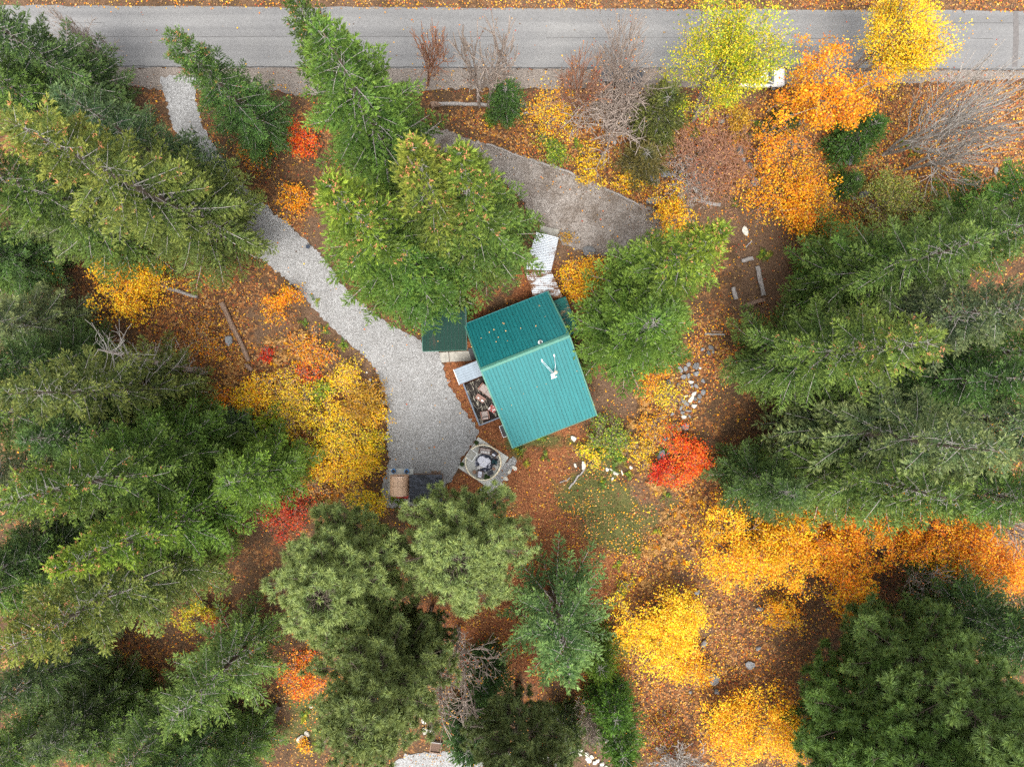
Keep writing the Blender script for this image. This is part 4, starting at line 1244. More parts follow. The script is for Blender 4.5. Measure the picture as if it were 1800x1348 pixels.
def trunk_mesh(name, h, r0, rg, lean=0.0, n=8, top=0.03, wob=0.08):
    k = 9
    t = np.linspace(0, 1, k)
    off = np.cumsum(rg.normal(0, wob, (k, 2)), 0) * t[:, None]
    pts = [(off[i, 0], off[i, 1], -0.3 + (h + 0.3) * t[i]) for i in range(k)]
    rs = [max(top, r0 * ((1 - tt) ** 0.9) + (0.35 * r0 if tt == 0 else 0)) for tt in t]
    mb = MB(); mb.tube(pts, rs, n)
    me = mb.mesh(name)
    me.polygons.foreach_set('use_smooth', np.ones(len(me.polygons), bool))
    return me

def blades(O, D, L, W, rg, C):
    """one thin triangle per blade: origin, direction, length, width"""
    n = len(O)
    side = unit(np.cross(D, unit(rg.normal(0, 1, (n, 3)))))
    a = O - side * W[:, None] / 2; b_ = O + side * W[:, None] / 2; t = O + D * L[:, None]
    V = np.stack([a, b_, t], 1).reshape(-1, 3)
    F_ = np.arange(3 * n).reshape(-1, 3)
    return V, F_, np.repeat(C, 3, 0)

def conifer(seed, h=30., r=5., base=0.12, droop=0.25, top_el=40., low_el=-5., pw=0.52, space=1.0, blade=0.20, bw=0.075, lateral=0.36, fluff=1.0, cones=0.0, nbr=6.0, topy=0.0, vary=(.66, 1.16)):
    rg = np.random.default_rng(seed)
    zb = base * h
    seg0 = []; seg1 = []; sr0 = []; sr1 = []
    O = []; D = []; L = []; BR = []; SS = []
    z = zb
    while z < h - 0.5:
        t = (z - zb) / (h - zb)
        prof = (1 - t) ** pw * min(1.0, 0.6 + t * 3.0)
        nb = max(4, int(round(nbr * (0.75 + 0.45 * prof))))
        a0 = rg.uniform(0, 6.28)
        for i in range(nb):
            az = a0 + i * 2 * math.pi / nb + rg.normal(0, 0.22)
            ln = max(0.35, r * prof * rg.uniform(*vary))
            el = R(low_el + (top_el - low_el) * t ** 1.2 + rg.normal(0, 6))
            dr = droop * (1 - 0.6 * t)
            out = np.array([math.cos(az), math.sin(az), 0.0]); lat = np.array([-math.sin(az), math.cos(az), 0.0])
            zz = z + rg.uniform(-.25, .25)
            curve = rg.normal(0, 0.12)
            def pt(s):
                return out * (ln * s * math.cos(el)) + lat * (curve * ln * s * s) + np.array([0, 0, zz + ln * (math.sin(el) * s - dr * s * s + dr * 0.75 * s ** 3)])
            ks = 5
            pp = [pt(j / (ks - 1) * 0.94) for j in range(ks)]
            for j in range(ks - 1):
                seg0.append(pp[j]); seg1.append(pp[j + 1])
                w0 = 0.012 + 0.009 * ln
                sr0.append(w0 * (1 - j / (ks - 1) * 0.8)); sr1.append(w0 * (1 - (j + 1) / (ks - 1) * 0.8))
            ns = max(4, int(ln / 0.23))
            tone = rg.normal(1.0, 0.17)
            for k in range(ns):
                s = 0.24 + 0.76 * (k + rg.uniform(0.1, .9)) / ns
                o = pt(s); d0 = pt(min(s + .05, 1.05)) - pt(s - .05); d0 /= np.linalg.norm(d0)
                for sd in (-1, 1):
                    bl = min(1.25, (0.22 + lateral * ln * (1.02 - s) ** 0.8)) * rg.uniform(0.6, 1.2)
                    ang = R(rg.uniform(38, 66)) * sd
                    d = d0 * math.cos(ang) + np.cross([0, 0, 1], d0) * math.sin(ang) + np.array([0, 0, rg.normal(0.0, 0.10)])
                    O.append(o); D.append(d / np.linalg.norm(d)); L.append(bl); BR.append(tone); SS.append(s)
                if rg.random() < 0.34 * fluff:
                    d = d0 * 0.7 + np.array([rg.normal(0, .3), rg.normal(0, .3), rg.uniform(.25, .75)])
                    O.append(o); D.append(d / np.linalg.norm(d)); L.append(rg.uniform(.18, .42)); BR.append(tone); SS.append(s)
            O.append(pt(0.97)); d = pt(1.03) - pt(.95); D.append(d / np.linalg.norm(d)); L.append(.4); BR.append(tone * 1.1); SS.append(1.0)
        z += space * (0.55 + 0.75 * prof) * rg.uniform(.8, 1.2)
    O.append(np.array([0, 0, h - .9])); D.append(np.array([0, 0, 1.0])); L.append(.9); BR.append(1.15); SS.append(1)
    O = np.array(O); D = np.array(D); L = np.array(L); BR = np.array(BR); SS = np.array(SS)
    # stations along each branchlet, three blades each
    per = np.maximum(2, (L / 0.095).astype(int))
    rep = np.repeat(np.arange(len(L)), per * 3)
    u = rg.uniform(0.05, 1.0, len(rep))
    oo = O[rep] + D[rep] * (L[rep] * u)[:, None]
    jit = unit(rg.normal(0, 1, (len(rep), 3)))
    dd = unit(D[rep] * 0.9 + jit * np.array([.6, .6, .38]) + np.array([0, 0, 0.10]))
    ll = blade * rg.uniform(0.65, 1.3, len(rep)); ww = bw * rg.uniform(0.7, 1.3, len(rep))
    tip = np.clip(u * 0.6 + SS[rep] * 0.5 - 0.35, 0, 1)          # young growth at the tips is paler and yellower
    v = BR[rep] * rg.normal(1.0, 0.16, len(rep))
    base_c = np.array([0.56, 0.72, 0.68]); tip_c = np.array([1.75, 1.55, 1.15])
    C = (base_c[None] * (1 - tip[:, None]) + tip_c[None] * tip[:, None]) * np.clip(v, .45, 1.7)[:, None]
    if topy:                                    # the coned tops are yellower than the skirts
        g = np.clip((oo[:, 2] / h - .5) / .4, 0, 1)[:, None]
        C = C * (1 + topy * g * np.array([1.0, .55, .1])[None])
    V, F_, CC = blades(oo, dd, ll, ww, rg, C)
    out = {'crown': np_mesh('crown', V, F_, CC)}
    TV, TF = tubes_np(seg0, seg1, sr0, sr1, 3)
    out['limbs'] = np_mesh('limbs', TV, TF)
    out['trunk'] = trunk_mesh('trunk', h - 0.4, 0.012 * h + 0.05, rg)
    if cones:
        zt = O[:, 2] / h
        pr = np.clip((zt - 0.52) / 0.45, 0, 1) * (SS > 0.5) * cones
        pick = np.nonzero(rg.random(len(O)) < pr)[0]
        cp = O[pick] + D[pick] * (L[pick] * rg.uniform(.3, 1.0, len(pick)))[:, None] + np.array([0, 0, 0.08])
        m4 = np.repeat(np.arange(len(pick)), 7)
        cd = unit(rg.normal(0, 1, (len(m4), 3)) + np.array([0, 0, 0.4]))
        cl = rg.uniform(.08, .16, len(m4))
        cV, cF, cC = blades(cp[m4] + rg.normal(0, .07, (len(m4), 3)), cd, cl, np.full(len(m4), .07), rg, np.ones((len(m4), 3)))
        out['cones'] = np_mesh('cones', cV, cF)
    return out

def pine(seed, h=22., r=5., base=0.35, tuft=0.40, nper=46, pw=0.45, space=0.72, nbr=6, tint=(1, 1, 1), elev=(5, 45), dens=1.0, round_top=True):
    rg = np.random.default_rng(seed)
    zb = base * h
    s0 = []; s1 = []; q0 = []; q1 = []
    T = []; TD = []
    z = zb
    while z < h - 0.3:
        t = (z - zb) / (h - zb)
        prof = (1 - t ** 1.9) ** pw if round_top else (1 - t) ** 0.7
        prof *= min(1, .55 + 2.2 * t)
        nb = max(3, int(round(nbr * (.7 + .4 * prof))))
        a0 = rg.uniform(0, 6.28)
        for i in range(nb):
            az = a0 + i * 6.2832 / nb + rg.normal(0, .3)
            ln = max(.6, r * prof * rg.uniform(.62, 1.12)); el = R(elev[0] + (elev[1] - elev[0]) * t + rg.normal(0, 8))
            out = np.array([math.cos(az), math.sin(az), 0]); lat = np.array([-math.sin(az), math.cos(az), 0]); cv = rg.normal(0, .15)
            def pt(s):
                return out * (ln * s * math.cos(el)) + lat * cv * ln * s * s + np.array([0, 0, z + ln * (math.sin(el) * s + .12 * s * s)])
            pp = [pt(j / 5) for j in range(6)]
            for j in range(5):
                s0.append(pp[j]); s1.append(pp[j + 1]); w = .02 + .014 * ln
                q0.append(w * (1 - j / 5 * .75)); q1.append(w * (1 - (j + 1) / 5 * .75))
            T.append(pt(1.0)); TD.append(out * .6 + np.array([0, 0, .7]))
            ns = int(max(3, ln / .24) * dens)
            for k in range(ns):
                s = .18 + .82 * (k + rg.random()) / ns
                o = pt(s); sd = rg.choice((-1, 1)); bl = rg.uniform(.35, .9) * (1.25 - s) + .3
                d = out * .55 + lat * sd * rg.uniform(.4, 1.0) + np.array([0, 0, rg.uniform(-.05, .55)]); d /= np.linalg.norm(d)
                e = o + d * bl
                s0.append(o); s1.append(e); q0.append(.02); q1.append(.012)
                T.append(e); TD.append(d * .6 + np.array([0, 0, .6]))
                if rg.random() < .6:
                    d2 = d + rg.normal(0, .5, 3); d2 /= np.linalg.norm(d2)
                    m_ = o + d * bl * .55
                    T.append(m_ + d2 * .42); TD.append(d2 * .5 + np.array([0, 0, .6]))
                    s0.append(m_); s1.append(m_ + d2 * .4); q0.append(.016); q1.append(.01)
        z += space * rg.uniform(.8, 1.2) * (.7 + .5 * prof)
    T.append(np.array([0, 0, h])); TD.append(np.array([0, 0, 1.0]))
    T = np.array(T); TD = unit(np.array(TD))
    m_ = len(T)
    sz = tuft * rg.uniform(.75, 1.2, m_)
    rep = np.repeat(np.arange(m_), nper)
    dd = unit(unit(rg.normal(0, 1, (len(rep), 3))) + TD[rep] * .55)
    oo = T[rep] + dd * (sz[rep] * .08)[:, None]
    ll = sz[rep] * rg.uniform(.75, 1.15, len(rep)); ww = np.full(len(rep), .060) * (tuft / .36)
    tone = rg.normal(1, .13, m_)[rep] * rg.normal(1, .12, len(rep))
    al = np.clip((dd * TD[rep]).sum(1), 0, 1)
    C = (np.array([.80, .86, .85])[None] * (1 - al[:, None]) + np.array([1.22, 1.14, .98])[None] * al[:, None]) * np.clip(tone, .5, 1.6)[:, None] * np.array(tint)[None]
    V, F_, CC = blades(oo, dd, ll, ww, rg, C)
    TV, TF = tubes_np(s0, s1, q0, q1, 3)
    return {'crown': np_mesh('crown', V, F_, CC), 'limbs': np_mesh('limbs', TV, TF), 'trunk': trunk_mesh('trunk', h - .2, .011 * h + .06, rg)}

def limb_tree(rg, h, r, stems=1, split=3, depth=4, lean=(0, 0), spread=.5, r0=.12, low=.25, upness=.35, fan=None):
    """recursive branching; returns segments and the twig ends"""
    s0 = []; s1 = []; q0 = []; q1 = []; ends = []
    def grow(p, d, ln, rad, lev):
        k = 3 if lev < 2 else 2
        for j in range(k):
            d2 = d + rg.normal(0, .10, 3) + np.array([0, 0, upness * .10]); d2 /= np.linalg.norm(d2)
            e = p + d2 * ln / k
            s0.append(p); s1.append(e); q0.append(rad * (1 - .25 * j / k)); q1.append(rad * (1 - .25 * (j + 1) / k))
            p = e; d = d2
            if lev < depth and (j > 0 or lev > 0) and j < k - 1:
                a = unit(rg.normal(0, 1, 3)); s = unit(np.cross(d, a))
                dd = unit(d * .65 + s * rg.uniform(.6, 1.0) * (spread * 2))
                grow(p, dd, ln * rg.uniform(.5, .75), rad * .5, lev + 1)
        if lev >= depth - 1:
            ends.append(p)
        if lev < depth:
            nb = split if lev < 2 else max(2, split - 1)
            for i in range(nb):
                a = unit(rg.normal(0, 1, 3)); s = unit(np.cross(d, a))
                dd = unit(d * .8 + s * rg.uniform(.35, .9) * (spread * 1.7) + np.array([0, 0, upness * .25]))
                grow(p, dd, ln * rg.uniform(.55, .85), rad * .62, lev + 1)
    for i in range(stems):
        a = rg.uniform(0, 6.28) if fan is None else rg.normal(fan[0], fan[1])
        sp = 0.0 if stems == 1 else rg.uniform(.15, spread)
        d = unit(np.array([math.cos(a) * sp + lean[0], math.sin(a) * sp + lean[1], 1.0]))
        grow(np.array([rg.normal(0, .05 * stems ** .5), rg.normal(0, .05 * stems ** .5), -0.1]), d, h * (low + .12), r0, 0)
    s0 = np.array(s0); s1 = np.array(s1); ends = np.array(ends)
    # fit to the asked size
    zz = max(s1[:, 2].max(), .1); rr = np.percentile(np.hypot(ends[:, 0] - lean[0] * ends[:, 2], ends[:, 1] - lean[1] * ends[:, 2]), 92) + .05
    sc_ = np.array([r / rr, r / rr, h / zz])
    if lean != (0, 0):
        for arr in (s0, s1, ends):
            arr[:, 0] = (arr[:, 0] - lean[0] * arr[:, 2]) * sc_[0] + lean[0] * arr[:, 2] * sc_[2]
            arr[:, 1] = (arr[:, 1] - lean[1] * arr[:, 2]) * sc_[1] + lean[1] * arr[:, 2] * sc_[2]
            arr[:, 2] *= sc_[2]
    else:
        s0 = s0 * sc_; s1 = s1 * sc_; ends = ends * sc_
    return s0, s1, np.array(q0), np.array(q1), ends

def leaf_quads(Pt, size, rg, C, flat=.55):
    """each leaf a folded kite of two triangles"""
    n = len(Pt)
    up = unit(rg.normal(0, 1, (n, 3)) * flat + np.array([0, 0, 1.0]))
    d = unit(np.cross(up, unit(rg.normal(0, 1, (n, 3)))))
    s = np.cross(up, d)
    sz = size * rg.uniform(.6, 1.25, n)
    a = Pt - d * sz[:, None] * .5; b_ = Pt + d * sz[:, None] * .5
    l = Pt - s * sz[:, None] * .46 + up * sz[:, None] * .12 + d * sz[:, None] * .08
    r_ = Pt + s * sz[:, None] * .46 + up * sz[:, None] * .12 + d * sz[:, None] * .08
    V = np.stack([a, r_, b_, l], 1).reshape(-1, 3)
    k = np.arange(n) * 4
    F_ = np.concatenate([np.stack([k, k + 1, k + 2], -1), np.stack([k, k + 2, k + 3], -1)])
    return V, F_, np.repeat(C, 4, 0)

PAL = {
    'yellow': [(.86, .56, .010), (.90, .66, .03), (.84, .48, .012), (.70, .50, .03), (.90, .60, .06)],
    'gold': [(.80, .36, .010), (.84, .44, .012), (.74, .27, .008), (.82, .48, .03), (.62, .22, .012)],
    'orange': [(.76, .24, .010), (.82, .34, .012), (.66, .16, .012), (.80, .40, .03), (.50, .13, .012)],
    'red': [(.62, .030, .012), (.70, .07, .014), (.48, .02, .012), (.74, .13, .02)],
    'redorange': [(.72, .08, .012), (.76, .17, .014), (.66, .05, .012), (.78, .25, .02)],
    'limeyellow': [(.50, .46, .015), (.62, .52, .02), (.38, .40, .015), (.72, .56, .03), (.30, .33, .02)],
    'lime': [(.20, .30, .02), (.28, .36, .02), (.42, .42, .03), (.14, .24, .02)],
    'green': [(.08, .16, .025), (.12, .20, .03), (.06, .12, .02), (.18, .24, .04), (.34, .30, .04)],
    'ochre': [(.46, .26, .02), (.40, .21, .02), (.52, .31, .03), (.36, .19, .02)],
    'olive': [(.20, .18, .03), (.27, .22, .04), (.15, .15, .03), (.34, .22, .05)],
    'pale': [(.30, .32, .08), (.38, .37, .11), (.22, .26, .07), (.42, .34, .10)],
    'brick': [(.32, .05, .025), (.42, .08, .03), (.24, .04, .02), (.46, .13, .04)],
    'brown': [(.15, .078, .034), (.21, .115, .05), (.10, .055, .028), (.26, .15, .07)],
    'tan': [(.52, .30, .10), (.46, .24, .07), (.60, .36, .13)],
}
def palette(pals, n, rg):
    if isinstance(pals, str): pals = [(pals, 1.0)]
    w = np.array([p[1] for p in pals]); w = w / w.sum()
    which = rg.choice(len(pals), n, p=w)
    C = np.zeros((n, 3))
    for i, (p, _) in enumerate(pals):
        k = which == i
        if k.any():
            A = np.array(PAL[p]); C[k] = A[rg.integers(0, len(A), k.sum())]
    return C * rg.normal(1, .10, (n, 1)).clip(.7, 1.3)

def leafy(seed, h, r, pals, n_leaf, size=.2, stems=3, depth=4, clump=.34, hollow=.3, lean=(0, 0), spread=.5, r0=.06, flat=.5, low=.25):
    rg = np.random.default_rng(seed)
    s0, s1, q0, q1, ends = limb_tree(rg, h, r, stems, 3, depth, lean, spread, r0, low)
    ends = ends[ends[:, 2] > h * hollow * .6] if (ends[:, 2] > h * hollow * .6).sum() > 20 else ends
    e = ends[rg.integers(0, len(ends), n_leaf)]
    cl = np.exp(rg.normal(0, .75, len(ends)))
    pr = cl / cl.sum()
    pick = rg.choice(len(ends), n_leaf, p=pr)
    e = ends[pick]
    Pt = e + rg.normal(0, clump, (n_leaf, 3)) * np.array([1, 1, .55])
    Pt[:, 2] = np.maximum(Pt[:, 2], .08)
    tone = rg.normal(1, .16, (len(ends), 1))[pick] * (1 + rg.normal(0, .10, (len(ends), 3))[pick] * np.array([.3, 1, .3]))
    C = palette(pals, n_leaf, rg) * np.clip(tone, .5, 1.35)
    V, F_, CC = leaf_quads(Pt, size, rg, C, flat)
    TV, TF = tubes_np(s0, s1, q0, q1, 3)
    return {'crown': np_mesh('crown', V, F_, CC), 'trunk': np_mesh('trunk', TV, TF)}

def plant(name, kit, label, cat, loc, rz=0., s=(1, 1, 1), tint=(1, 1, 1), group=None, mats=None):
    t = thing(name, label, cat, loc, rz, group)
    t.scale = s
    mats = mats or {}
    order = [k for k in ('trunk', 'limbs', 'crown', 'cones') if k in kit]
    for k in order:
        m_ = mats.get(k) or {'trunk': M_BARK, 'limbs': M_TWIG, 'crown': M_NEEDLE, 'cones': M_CONE}[k]
        o = link(k, kit[k], m_, t)
        if k == 'crown': o.color = (*tint, 1)
        if k in ('cones', 'limbs'): o['kind'] = 'stuff'
    return t

# ------------------------------------------------------------------ conifers: one mesh set per kind, copied with their parts
FIR = [conifer(11, 30, 5.0, .10), conifer(12, 32, 5.2, .08, droop=.3, cones=.10, topy=.35), conifer(13, 30, 4.8, .10, pw=.80, droop=.2, cones=.13, fluff=1.4, lateral=.38, topy=.6, space=.9),
       conifer(14, 28, 4.6, .10, droop=.34, low_el=-12, fluff=.6, lateral=.32, space=1.1, blade=.22), conifer(15, 24, 4.6, .06, pw=.45, droop=.2, fluff=1.5)]
SPRUCE = [conifer(21, 21, 4.8, .03, droop=.10, top_el=45, low_el=2, pw=.80, space=1.35, nbr=6.0, lateral=.19, fluff=2.0, blade=.19, bw=.085, vary=(.6, 1.25)), conifer(22, 20, 4.6, .08, droop=.25, top_el=45, low_el=-5, space=1.0, lateral=.24, vary=(.55, 1.2))]
YOUNG = [conifer(31, 6, 2.0, .04, space=.35, blade=.16, bw=.06, lateral=.4, nbr=7), conifer(32, 7, 2.2, .03, space=.38, blade=.18, bw=.06, lateral=.4, droop=.12, nbr=7)]
GRN = (.098, .156, .035); DRK = (.070, .120, .035); OLV = (.132, .158, .044); BLU = (.095, .152, .074); BRT = (.104, .182, .031); PIN = (.220, .280, .094); GRY = (.134, .168, .074)
FIRS = [  # tip px, tip py, height, radius, kind, tint, label
    (-30, 30, 18, 4.6, 3, DRK, 'dark fir in the corner by the road with open drooping boughs over the asphalt'),
    (100, 160, 26, 3.8, 3, BLU, 'blue-green fir between the corner fir and the long cone-tipped fir'),
    (8, 207, 33, 5.4, 1, OLV, 'tall olive fir sprinkled with orange cones, leaning its crown over the gravel lane'),
    (297, 58, 22, 3.3, 1, DRK, 'slim dark fir whose orange-coned tip pokes out over the road beside the lane entrance'),
    (20, 345, 12, 4.0, 0, GRY, 'grey-green fir below the long olive fir at the picture edge'),
    (-40, 440, 10, 3.6, 0, DRK, 'dark shaded fir half out of the picture above the yellow shrub'),
    (562, 48, 31, 5.2, 3, (.100, .166, .036), 'tall bright green fir with bare pale twigs standing over the road shoulder'),
    (512, -12, 29, 3.4, 1, DRK, 'narrow coned fir top behind the tall bright green roadside fir'),
    (572, 318, 33, 5.9, 2, (.098, .165, .030), 'cone-topped bright fir beside the gravel lane, first of the three before the house'),
    (722, 252, 34, 5.7, 2, (.112, .156, .032), 'middle cone-topped fir of the three before the house'),
    (806, 260, 33, 5.5, 2, (.080, .136, .034), 'cone-topped fir of the three nearest the white walkway roof'),
    (708, 445, 20, 4.9, 4, (.076, .138, .028), 'lower full fir skirting the green shed roof'),
    (1275, 402, 32, 4.9, 2, (.112, .178, .030), 'bright yellow-green coned fir between the dirt drive and the log seats'),
    (1155, 565, 21, 5.3, 4, (.090, .168, .027), 'full rounded bright green fir beside the teal roof'),
    (1648, 600, 31, 4.9, 1, GRN, 'fir with a pointed orange-coned top beside the stone border'),
    (1768, 792, 31, 5.4, 3, GRY, 'grey-green fir with long bare twigs over the orange maples'),
    (1690, 885, 27, 5.2, 3, GRN, 'broad fir beneath the long-twigged grey-green fir'),
    (1398, 872, 15, 3.8, 4, DRK, 'short dark fir at the edge of the leaf-strewn clearing beside the red maple'),
    (1725, 420, 26, 4.8, 3, GRN, 'mid green fir above the coned pointed fir'),
    (1830, 535, 28, 4.8, 0, GRY, 'fir at the picture edge with orange leaves caught in its boughs'),
    (1850, 380, 23, 4.4, 3, GRN, 'fir at the picture edge just under the bare grey stems'),
    (1820, 665, 24, 4.6, 0, DRK, 'shaded bluish fir at the picture edge above the yellow maple'),
    (5, 690, 26, 4.4, 3, OLV, 'olive fir beside the leaning dead trunk'),
    (-45, 560, 14, 4.2, 3, GRY, 'grey-green fir under the yellow shrub, cut by the picture edge'),
    (40, 775, 22, 4.2, 0, DRK, 'dark fir in shade below the olive fir'),
    (0, 882, 31, 4.9, 1, GRN, 'long coned fir reaching across to the rounded green fir'),
    (185, 800, 21, 4.0, 4, GRN, 'mid green fir just above the long coned fir'),
    (398, 850, 14.5, 4.1, 4, BRT, 'compact rounded green fir beside the yellow shrub bank'),
    (86, 1002, 29, 5.0, 2, BRT, 'yellow-green fir with a tight coned tip'),
    (-12, 1150, 30, 5.0, 1, OLV, 'long coned olive fir, lowest of the coned firs at the picture edge'),
    (55, 1335, 15, 3.8, 0, DRK, 'small dark fir in the bottom corner shade'),
    (190, 1375, 16, 3.6, 3, GRN, 'low green fir cut by the bottom edge beside the spruce'),
    (-70, 100, 18, 4.4, 0, GRN, 'fir half out of the picture between the corner fir and the olive fir'),
    (-60, 640, 20, 4.2, 0, DRK, 'low dark fir at the picture edge between two olive firs'),
    (-60, 1020, 22, 4.4, 0, DRK, 'dark fir at the picture edge between two coned firs'),
    (1880, 900, 18, 4.0, 3, GRN, 'low fir cut by the picture edge above the deep orange maple'),
    (1640, 720, 20, 4.6, 0, DRK, 'dark fir in shade between the pointed fir and the grey-green fir'),
    (1600, 450, 18, 4.4, 3, GRN, 'fir in front of the mid green one, nearest the green shrub'),
    (140, 1330, 12, 3.4, 4, GRN, 'mid green fir between the spruce and the bottom corner firs'),
    (-60, 1380, 16, 4.0, 0, GRN, 'fir filling the very bottom corner'),
    (1900, 1180, 20, 4.4, 0, DRK, 'dark fir cut by the picture edge beside the green broadleaf tree'),
    (-125, 430, 12, 4.2, 3, GRN, 'fir behind the grey-green fir, mostly outside the picture edge'),
    (-130, 735, 24, 4.6, 3, OLV, 'olive fir mostly outside the picture edge beyond the dead trunk'),
    (-130, 1085, 24, 4.6, 3, GRN, 'fir mostly outside the picture edge between the two lowest coned firs'),
    (1940, 610, 26, 4.6, 3, GRN, 'fir mostly outside the picture edge level with the pointed coned fir'),
    (1950, 760, 26, 4.8, 0, GRY, 'grey fir mostly outside the picture edge level with the gold maple'),
    (1940, 300, 20, 4.2, 3, GRN, 'fir mostly outside the picture edge under the orange shrub'),
    (370, 1390, 12, 3.2, 4, GRN, 'low fir at the bottom edge between the spruce and the fallen trunk'),
    (250, 1420, 15, 3.8, 4, DRK, 'dark fir cut by the bottom edge below the pale-tipped spruce'),
    (-150, 250, 30, 5.0, 0, GRN, 'fir cut by the picture edge behind the olive coned fir'),
    (-150, 900, 26, 4.8, 3, GRY, 'grey-green fir cut by the picture edge behind the long coned fir'),
    (-40, 1255, 17, 3.6, 0, DRK, 'dark fir in shade above the bottom corner fir'),
]
def scatter_tree(kit, dims, px, py, h, r, tint, label, name, cat, group, rg, mats=None):
    loc = foot(px, py, h)
    return plant(name, kit, label, cat, loc, rg.uniform(0, 6.28), (1.12 * r / dims[1], 1.12 * r / dims[1], h / dims[0]), tint, group, mats)
DIM = [(30, 5.0), (32, 5.2), (30, 4.8), (28, 4.6), (24, 4.6)]
rt = np.random.default_rng(5)
for (px, py, h, r, k, tint, lab) in FIRS:
    j = rt.normal(1, .05, 3)
    scatter_tree(FIR[k], DIM[k], px, py, h, r, tuple(np.array(tint) * j), lab, 'fir_tree', 'fir tree', 'tall firs around the cabin', rt)
scatter_tree(SPRUCE[0], (21, 4.8), 1003, 1195, 21, 6.2, (.120, .200, .066), 'dark blue-green spruce with spiky tiers standing alone in the rust-coloured yard', 'spruce_tree', 'spruce tree', 'spruces', rt)
scatter_tree(SPRUCE[1], (20, 4.6), 292, 1275, 20, 4.8, (.135, .20, .052), 'pale-tipped spruce near the bottom corner beside the fallen dark log', 'spruce_tree', 'spruce tree', 'spruces', rt)
for (px, py, h, r, k, tint, lab) in [
    (888, 150, 6, 1.9, 0, (.06, .12, .03), 'small young fir beside the grey logs under the road'),
    (1546, 212, 7.5, 2.4, 1, (.055, .115, .025), 'dark young fir beneath the yellow roadside tree'),
    (1513, 312, 4, 1.4, 0, (.07, .13, .03), 'tiny young fir by the grey boulder'),
    (388, 752, 5, 2.2, 1, (.085, .125, .075), 'blue-grey young fir among the orange shrubs'),
    (1085, 1275, 8, 2.6, 1, (.075, .15, .025), 'young bright fir above the bottom row of pale stones'),
    (1100, 1345, 9, 2.6, 0, (.075, .15, .025), 'young bright fir cut by the bottom edge'),
    (1178, 165, 9, 3.0, 1, (.095, .105, .03), 'brown-green cedar between the bare bush and the lime tree'),
    (1140, 265, 5, 2.4, 0, (.12, .10, .035), 'browning low cedar under the bare bush'),
    (1058, 1185, 9, 2.2, 0, (.085, .14, .02), 'bright young fir tucked behind the spiky spruce'),
    (850, 1215, 7, 2.6, 1, (.045, .09, .025), 'dark young fir under the bare reddish tree'),
    (1390, 205, 4, 1.6, 0, (.04, .08, .02), 'dark young fir under the orange roadside maple'),
    (820, 1330, 9, 3.0, 1, (.05, .10, .03), 'dark young fir beside the wooden planter box'),
    (1000, 1330, 7, 2.4, 0, (.07, .10, .03), 'young fir between the dark pine and the pale stone row'),
]:
    d = ((6, 2.0), (7, 2.2))[k]
    scatter_tree(YOUNG[k], d, px, py, h, r, tint, lab, 'young_fir', 'young fir', 'young conifers', rt)
PINE = [pine(41), pine(42, 22, 5, .30), pine(43, 28, 5.6, .15, tuft=.42, nper=64, pw=.6, space=.95, nbr=6, round_top=False, elev=(-8, 35), dens=.85)]
for (px, py, h, r, k, tint, lab) in [
    (806, 992, 20, 5.0, 0, PIN, 'pom-pom needled pine whose crown covers the black shed roof'),
    (562, 1055, 21, 5.3, 1, PIN, 'round-tufted pale pine between the red shrub and the bare reddish tree'),
    (630, 1285, 26, 4.8, 0, (.175, .22, .075), 'tufted pine cut by the bottom edge beside the gravel path'),
    (915, 1440, 22, 4.3, 1, (.12, .155, .055), 'thin dark pine at the bottom edge over the gravel path'),
    (715, 1190, 17, 2.8, 1, (.10, .135, .045), 'slim pine in shade between the two pale tufted pines'),
]:
    scatter_tree(PINE[k], (22, 5), px, py, h, r, tint, lab, 'pine_tree', 'pine tree', 'tufted pines', rt, {'limbs': M_BARK})
for (px, py, h, r, tint, lab) in [
    (1800, 1520, 29, 6.2, (.120, .205, .050), 'dark clumpy pine beside the yellow maple at the bottom edge'),
    (1900, 1375, 29, 6.2, (.140, .215, .062), 'dark clumpy pine under the orange maples at the picture edge'),
    (1970, 1500, 28, 6.2, (.120, .200, .052), 'dark clumpy pine filling the bottom corner'),
    (1690, 1530, 24, 5.6, (.112, .195, .046), 'lower dark clumpy pine nearest the boulder in the leaf-strewn clearing'),
]:
    scatter_tree(PINE[2], (28, 5.6), px, py, h, r, tint, lab, 'pine_tree', 'pine tree', 'dark clumpy pines', rt, {'limbs': M_BARK})

# ------------------------------------------------------------------ broadleaf trees and shrubs, each its own growth
LM = {'crown': M_LEAF, 'trunk': M_TWIG2}
sd = 100
def broad(px, py, h, r, pals, lab, name='maple_shrub', cat='shrub', n=None, size=.2, stems=4, group='autumn shrubs', lean=(0, 0), at_tip=True, depth=None, clump=None, hollow=.2, spread=.6, r0=.05, k=1.0, flat=.5):
    global sd
    sd += 1
    loc = foot(px, py, h * .8) if at_tip else G(px, py)
    size = size * .78
    n = int(n * 1.55) if n else int(k * 2.1 * math.pi * r * r / (.45 * size * size) * (.6 + .1 * h))
    kit = leafy(sd, h, r, pals, min(n, 21000), size, stems, depth or (4 if r > 2 else 3), clump or max(.15, .045 * r + .11), hollow, lean, spread, r0, flat)
    return plant(name, kit, lab, cat, loc, 0, (1, 1, 1), (1, 1, 1), group, LM)
Y_, GO, OR = 'yellow', 'gold', 'orange'
broad(1218, 212, 20, 3.5, [('limeyellow', 3), ('lime', 1.8), (Y_, .3)], 'lime-yellow poplar arching over the road and the white car', 'poplar_tree', 'poplar', 16000, .17, 3, 'roadside trees', hollow=.03, r0=.2, clump=.4, spread=.35, at_tip=False)
